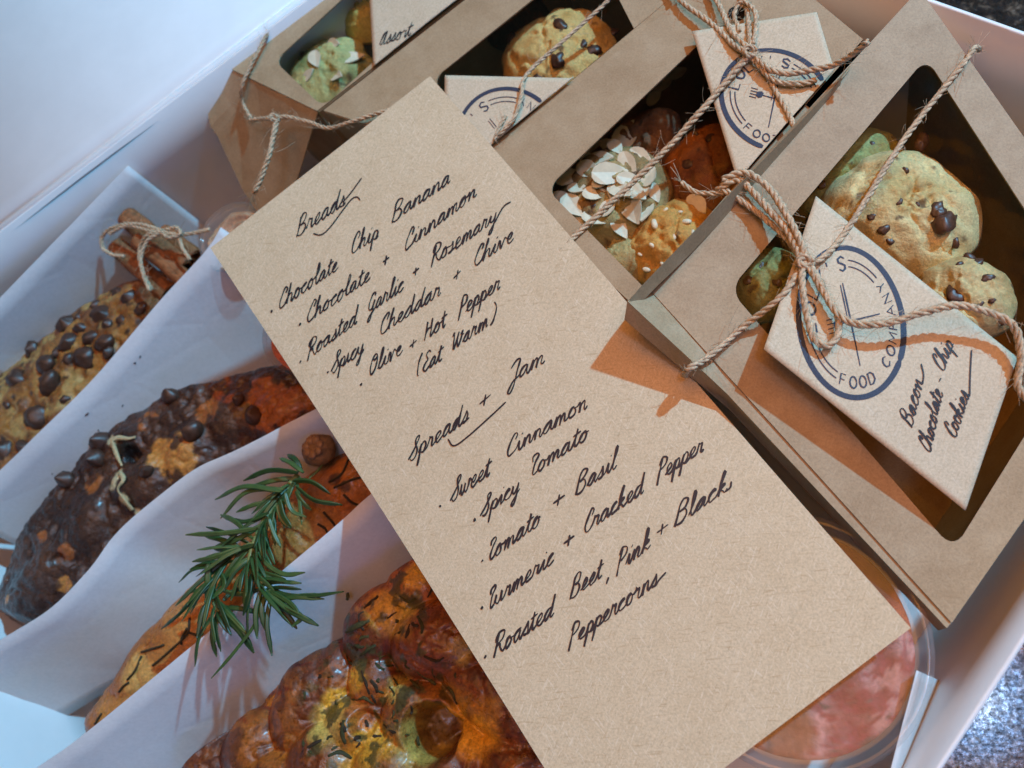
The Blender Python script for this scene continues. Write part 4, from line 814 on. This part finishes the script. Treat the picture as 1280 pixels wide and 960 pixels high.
twine('jute twine knotted above the tag on the almond cookie box', o(935, 70), [
    ([o(690, 322, .1), o(722, 292, .1), o(770, 248, .12), o(830, 190, .2), o(880, 135, .45), o(918, 90, .6), o(938, 68, .65)], .11),
    [o(838, -20, .1), o(852, 2, .25), o(890, 30, .35), o(920, 58, .55), o(938, 66, .65)], [o(880, -25, .15), o(898, 5, .3), o(915, 40, .5), o(940, 64, .65)], [o(930, -20, .15), o(934, 10, .3), o(938, 50, .5), o(940, 66, .65)],
    ([o(940, 66, .65), o(960, 85, .7), o(985, 92, .7), o(1010, 88, .7), o(1040, 82, .9), o(1062, 70, 1.3), o(1085, 52, 1.9)], .1), [o(940, 72, .6), o(968, 100, .6), o(1000, 104, .55), o(1020, 100, .5)],
    [o(938, 70, .6), o(958, 92, .5), o(972, 118, .45), o(985, 140, .45), o(995, 165, .4)], (knot(o(938, 68, .62), .17), .09), ([o(925, 40, .4), o(918, 18, .3), o(928, 2, .4), o(945, 18, .5), o(942, 55, .6)], .08)])
o = Bb.on
twine('thin jute twine crossing the yellow chocolate chip cookie window', o(660, 92), [([o(790, -35, .1), o(761, 0, .1), o(710, 46, .12), o(659, 92, .3), o(652, 118, .45), o(644, 145, .45), o(632, 160, .35), o(620, 172, .25)], .075), ([o(632, 145, .3), o(624, 160, .3), o(618, 176, .25)], .07)], fuzz=6)
o = Ab.on
twine('frayed jute twine tied round the box nearest the white lid', o(345, 150), [
    ([o(395, -70, .15), o(356, 0, .25), o(330, 50, .3), o(312, 85, .25), o(302, 108, .05), o(303, 128, -.5), o(315, 150, -.8)], .075),
    ([o(312, 150, -.4), o(330, 148, .1), o(344, 148, .3), o(358, 146, .3), o(385, 152, .2), o(410, 160, .25), o(440, 152, .4), o(478, 140, .45), o(520, 130, .4)], .085),
    ([o(346, 148, .35), o(342, 170, .3), o(336, 195, .2), o(327, 220, 0), o(318, 240, -.2)], .11, 14), (knot(o(345, 150, .3), .12), .08)])

# ------------------------------------------------------------------ tubs of spread
def tub(label, px, py, zt_, rpx, hgt, fill, seed, darkp=None):
    c = P(px, py, zt_); r = rpx*(H-zt_)/F_PX; root = thing('plastic_tub', label, 'tub', (c[0], c[1], zt_-hgt), 'clear tubs of spread')
    A = np.linspace(0, 2*math.pi, 64, endpoint=False)
    def lathe(name, prof, mat):
        V = [(c[0]+rr*math.cos(a), c[1]+rr*math.sin(a), z) for rr, z in prof for a in A]; n = len(A)
        Fc = [(k*n+i, k*n+(i+1) % n, (k+1)*n+(i+1) % n, (k+1)*n+i) for k in range(len(prof)-1) for i in range(n)]
        if prof[-1][0] < .01: pass
        mesh(name, V, Fc, mat, root)
    z0 = zt_-hgt
    lathe('cup', [(0.005, z0), (r*.72, z0), (r*.76, z0+.1), (r*.955, zt_-.35), (r*.97, zt_-.2)], MT['plastic'])
    lathe('lid', [(r*1.0, zt_-.32), (r*1.03, zt_-.2), (r*1.02, zt_-.05), (r*.985, zt_), (r*.955, zt_-.01), (r*.94, zt_-.10), (r*.90, zt_-.13), (0.005, zt_-.12)], MT['plastic'])
    nr, na = 40, 96; rr = np.linspace(0, 1, nr)[:, None]; aa = np.linspace(0, 2*math.pi, na, endpoint=False)[None, :]
    X = c[0]+rr*r*.92*np.cos(aa); Y = c[1]+rr*r*.92*np.sin(aa); Z = zt_-.40+.22*(fbm(X*1.2, Y*1.2, seed)-.5)*2+.06*np.sin(rr*22+aa*1.0+3*fbm(X*.6, Y*.6, seed+2)); Z = np.where(rr > .98, z0+.2, Z)
    col = fill(X, Y); idx = np.arange(nr*na).reshape(nr, na); Fc = [(idx[i, j], idx[i+1, j], idx[i+1, (j+1) % na], idx[i, (j+1) % na]) for i in range(nr-1) for j in range(na)]
    mesh('spread', np.stack([X, Y, Z], -1).reshape(-1, 3), Fc, MT['jam'], root, col=col.reshape(-1, 3))
def beet(X, Y):
    c = lerp((0.24, 0.06, 0.065), (0.46, 0.24, 0.235), sstep(.4, .65, fbm(X*1.1, Y*1.1, 101))); c = lerp(c, (0.22, 0.015, 0.03), sstep(.545, .58, fbm(X*3.6, Y*3.6, 102, 3))*.9)
    c = lerp(c, (0.22, 0.075, 0.04), spot(X, Y, 985, 918, 30, 7, 103, .6, 1)); c = lerp(c, (0.08, 0.05, 0.05), sstep(.7, .74, fbm(X*4, Y*4, 105)))
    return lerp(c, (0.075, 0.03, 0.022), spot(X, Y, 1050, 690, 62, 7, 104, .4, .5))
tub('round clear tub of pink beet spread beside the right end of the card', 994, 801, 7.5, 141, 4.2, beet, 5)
tub('small clear tub of orange red spread peeking from under the left card edge', 377, 412, 6.4, 68, 3.4, lambda X, Y: lerp((0.62, 0.13, 0.04), (0.7, 0.22, 0.08), sstep(.4, .6, fbm(X*2, Y*2, 111))), 7)
tub('small clear tub of tan spread by the cinnamon sticks at the card corner', 288, 294, 6.9, 60, 3.4, lambda X, Y: lerp((0.46, 0.25, 0.12), (0.56, 0.34, 0.19), sstep(.4, .6, fbm(X*2, Y*2, 121))), 9)

# ------------------------------------------------------------------ cinnamon sticks tied with twine
cb = thing('cinnamon_bundle', 'bundle of brown cinnamon sticks tied with twine leaning on the chocolate chip bread', 'cinnamon sticks', P(200, 340, 4.8))
def stick(a, b, r):
    a = np.array(a); b = np.array(b); d = unit(b-a); n = unit(np.cross(d, [0, 0, 1])); m = np.cross(n, d); V = []; Fc = []; ns, na = 30, 40; L = np.linalg.norm(b-a)
    for i in range(ns):
        s_ = i/(ns-1)
        for k in range(na):                                        # a quill: two scrolls of bark curling in from both sides
            t = k/(na-1)*2-1; ang = math.pi/2*3+t*math.pi*1.38; rad = r*(1-0.42*max(0, abs(t)-.55)/.45)*(1+.05*math.sin(s_*11+k*.4))
            V.append(a+d*L*s_+n*rad*math.cos(ang)+m*rad*math.sin(ang))
    for i in range(ns-1):
        for k in range(na-1): Fc.append((i*na+k, i*na+k+1, (i+1)*na+k+1, (i+1)*na+k))
    mesh('cinnamon_stick', V, Fc, MT['cinnamon'], cb, solid=.07)
stick(P(160, 272, 6.1), P(235, 336, 5.7), .42); stick(P(146, 308, 5.7), P(212, 368, 5.3), .36); stick(P(172, 300, 6.4), P(232, 350, 5.9), .30); stick(P(205, 290, 5.9), P(245, 322, 5.7), .3)
for pts in ([(136, 292, 6.7), (160, 282, 6.9), (195, 290, 7), (228, 293, 6.9), (262, 287, 6.8)], [(128, 310, 6.2), (128, 296, 6.4), (142, 284, 6.7), (172, 280, 7.0), (203, 288, 7.0)], [(204, 290, 7.1), (185, 300, 7.1), (176, 322, 6.9), (180, 345, 6.7), (187, 364, 6.5)],
            [(200, 290, 7.1), (184, 294, 7.1), (174, 312, 6.8), (178, 340, 6.5), (190, 362, 6.3)], [(204, 290, 7.1), (222, 295, 7), (228, 310, 6.9), (238, 325, 6.7)], [(206, 288, 7), (220, 284, 7.1), (226, 292, 7.1), (212, 297, 7.1), (202, 291, 7.1)], [(128, 310, 6.2), (140, 318, 6.2), (155, 320, 6.3)]):
    mb = MB(); twine_into(mb, [P(*q) for q in pts], .085, 5); mb.build('twine', MT['twine'], cb)

# ------------------------------------------------------------------ roasted garlic half
gh = thing('garlic_half', 'browned half bulb of roasted garlic tucked at the back of the rosemary bread', 'garlic', P(398, 562, 5.6))
mb = MB(); c = P(398, 562, 5.9); blob(mb, c, .62, (1, 1, .75), 24, 14, noise_=.16); mb.build('bulb', MT['garlic'], gh)
mb = MB()
for k in range(7):
    a = k*2*math.pi/7+.3; blob(mb, c+np.array([.27*math.cos(a), .27*math.sin(a), .42]), .17, (1, 1, .5), 10, 6)
mb.build('cloves', plain('garlic_clove', (0.22, 0.12, 0.06), .5, .4, .3, 5), gh)

# ------------------------------------------------------------------ rosemary sprig
rs = thing('rosemary_sprig', 'fresh green rosemary sprig lying over the bread and the paper dividers', 'rosemary', P(330, 690, 6.6))
z6 = lambda x, y: (x*.336, 480+y*.336); z7 = lambda x, y: (x*.336, 640+y*.336)
mainst = [(*z6(1110, 340), 6.9), (*z6(1020, 450), 7.3), (*z6(950, 580), 7.7), (*z6(930, 680), 7.9), (*z6(975, 760), 8.0), (*z6(1050, 840), 7.9)]
br2 = [(*z6(945, 590), 7.6), (*z6(860, 640), 7.6), (*z6(805, 720), 7.8), (*z6(795, 810), 7.8), (*z6(830, 870), 7.7)]
mb = MB(); st1 = catmull([P(*q) for q in mainst], .12); tube(mb, st1, [0.13-.07*i/len(st1) for i in range(len(st1))], 8); st2 = catmull([P(*q) for q in br2], .12); tube(mb, st2, [0.1-.05*i/len(st2) for i in range(len(st2))], 8)
mb.build('stem', MT['stem'], rs)
def leaf(pts, w):
    path = catmull(pts, .1); T, N = frames(path); V = []; Fc = []; n = len(path); up = np.array([0, 0, 1.0]); roll = random.uniform(-.8, .8)
    sec = [(-1, -.05), (-.75, .28), (-.2, .42), (0, .26), (.2, .42), (.75, .28), (1, -.05), (.35, -.35), (-.35, -.35)]
    for i, p in enumerate(path):
        s_ = i/(n-1); ww = w*.82*min(1, .45+s_*4)*(1-max(0, s_-.8)/.2*.75)
        sd = unit(np.cross(T[i], up)); uu = np.cross(sd, T[i]); a, b = sd*math.cos(roll)+uu*math.sin(roll), -sd*math.sin(roll)+uu*math.cos(roll)
        for x, y in sec: V.append(p+a*x*ww+b*y*ww)
    m = len(sec)
    for i in range(n-1):
        for k in range(m): Fc.append((i*m+k, i*m+(k+1) % m, (i+1)*m+(k+1) % m, (i+1)*m+k))
    Fc.append(tuple(range(m))); Fc.append(tuple((n-1)*m+k for k in range(m))[::-1])
    mesh('leaf', V, Fc, MT['leaf'], rs)
def lf(a, b, za_, zb2, bow=0.12, w=.105, mid=None):
    p0, p1 = P(*a, za_), P(*b, zb2); d = p1-p0; L = np.linalg.norm(d); s_ = unit(np.cross(d, [0, 0, 1]))
    if mid is not None: pts = [p0]+[P(*m_, (za_+zb2)/2) for m_ in mid]+[p1]
    else: pts = [p0, p0+d*.5+s_*L*bow*random.choice((-1, 1))*random.uniform(.3, 1)+np.array([0, 0, .08*L]), p1]
    leaf(pts, w)
for a, b, zz, w, mid in [
    ((960, 60), (690, 85), 8.0, .11, [(840, 78)]), ((900, 130), (715, 185), 7.9, .11, None), ((800, 200), (665, 262), 7.8, .11, None), ((760, 280), (600, 435), 7.7, .13, None), ((775, 190), (775, 350), 8.1, .14, None),
    ((800, 370), (725, 575), 7.8, .12, None), ((765, 340), (742, 440), 7.6, .11, None), ((806, 380), (806, 540), 7.7, .1, None), ((820, 380), (945, 525), 7.9, .16, None), ((968, 280), (785, 620), 8.0, .08, [(955, 400), (880, 510)]),
    ((935, 230), (905, 385), 8.1, .17, None), ((960, 150), (1135, 225), 8.0, .1, [(1000, 200), (1060, 232)]), ((960, 240), (1280, 296), 8.0, .09, [(1040, 300), (1150, 312)]), ((985, 290), (1085, 428), 8.1, .12, [(1050, 345), (1118, 390)]),
    ((1000, 300), (1105, 435), 8.1, .12, [(1060, 375)]), ((1000, 290), (1120, 395), 8.1, .1, [(1080, 340)]), ((820, 290), (980, 285), 7.9, .12, None), ((790, 260), (840, 200), 7.8, .1, None), ((960, 120), (780, 130), 7.9, .1, None), ((880, 180), (730, 240), 7.6, .1, None),
    ((940, 100), (820, 10), 7.8, .11, None), ((980, 60), (1000, 130), 7.9, .1, None), ((1000, 20), (1045, 130), 8, .1, [(1020, 80)]), ((1030, -30), (1085, 60), 7.8, .11, [(1050, 30)]), ((830, 330), (900, 280), 7.7, .1, None), ((960, 200), (985, 130), 7.9, .1, None),
    ((790, 320), (810, 210), 8.0, .13, [(835, 270)]), ((770, 300), (700, 300), 7.5, .1, None)]:
    z = lambda q: z7(*q); lf(z(a), z(b), zz, zz-random.uniform(-.1, .5), .12, w, [z(q) for q in mid] if mid else None)
for a, b, zz, mid in [((1110, 330), (905, 360), 7.6, [(1000, 322)]), ((1130, 330), (1040, 275), 7.5, None), ((1120, 325), (1070, 262), 7.3, None), ((1060, 390), (820, 500), 7.6, None), ((1050, 400), (800, 430), 7.7, None), ((1090, 360), (1230, 410), 7.4, None), ((1100, 380), (1275, 450), 7.4, None), ((1100, 400), (1160, 470), 7.3, None),
                      ((1040, 430), (1085, 535), 7.9, [(1055, 490)]), ((1060, 400), (1140, 495), 7.7, [(1085, 470)]), ((1000, 480), (850, 500), 7.7, None), ((980, 520), (790, 610), 7.7, None), ((1020, 470), (1045, 610), 7.8, None), ((1000, 500), (1000, 610), 7.8, None), ((1150, 350), (1200, 300), 6.9, None)]:
    lf(z6(*a), z6(*b), zz, zz-random.uniform(0, .4), .14, random.uniform(.09, .13), [z6(*q) for q in mid] if mid else None)
for path, cnt in ((st1, 52), (st2, 24)):
    T, N = frames(path)
    for k in range(cnt):
        i = int((k+random.random())/cnt*(len(path)-2)); ang = random.uniform(0, 6.28); b = np.cross(T[i], N[i]); d = N[i]*math.cos(ang)+b*math.sin(ang); d[2] = abs(d[2])*.35-.12
        l = random.uniform(.8, 1.8); p = path[i]; d = unit(d*1.0+T[i]*.75); leaf([p, p+d*l*.5+np.array([0, 0, .12]), p+d*l+T[i]*.2], random.uniform(.08, .12))

# ------------------------------------------------------------------ crumbs stuck on the paper
vv_ = [np.array(v.co)/S+np.array(lin_b.location)/S for v in lin_b.data.vertices]; pv_ = np.array([proj(v) for v in vv_])
for px, py in ((172, 446), (176, 462), (115, 524), (118, 534), (70, 590), (150, 500)):
    mb = MB(); blob(mb, vv_[int(np.argmin(((pv_-np.array([px, py]))**2).sum(1)))], random.uniform(.035, .07), (1.6, .7, .6), 8, 5, noise_=.4)
    mb.build('chocolate_crumb', MT['chip'], None, label='tiny dark chocolate crumb stuck on a white paper divider', cat='crumb', group='chocolate crumbs on the paper divider')
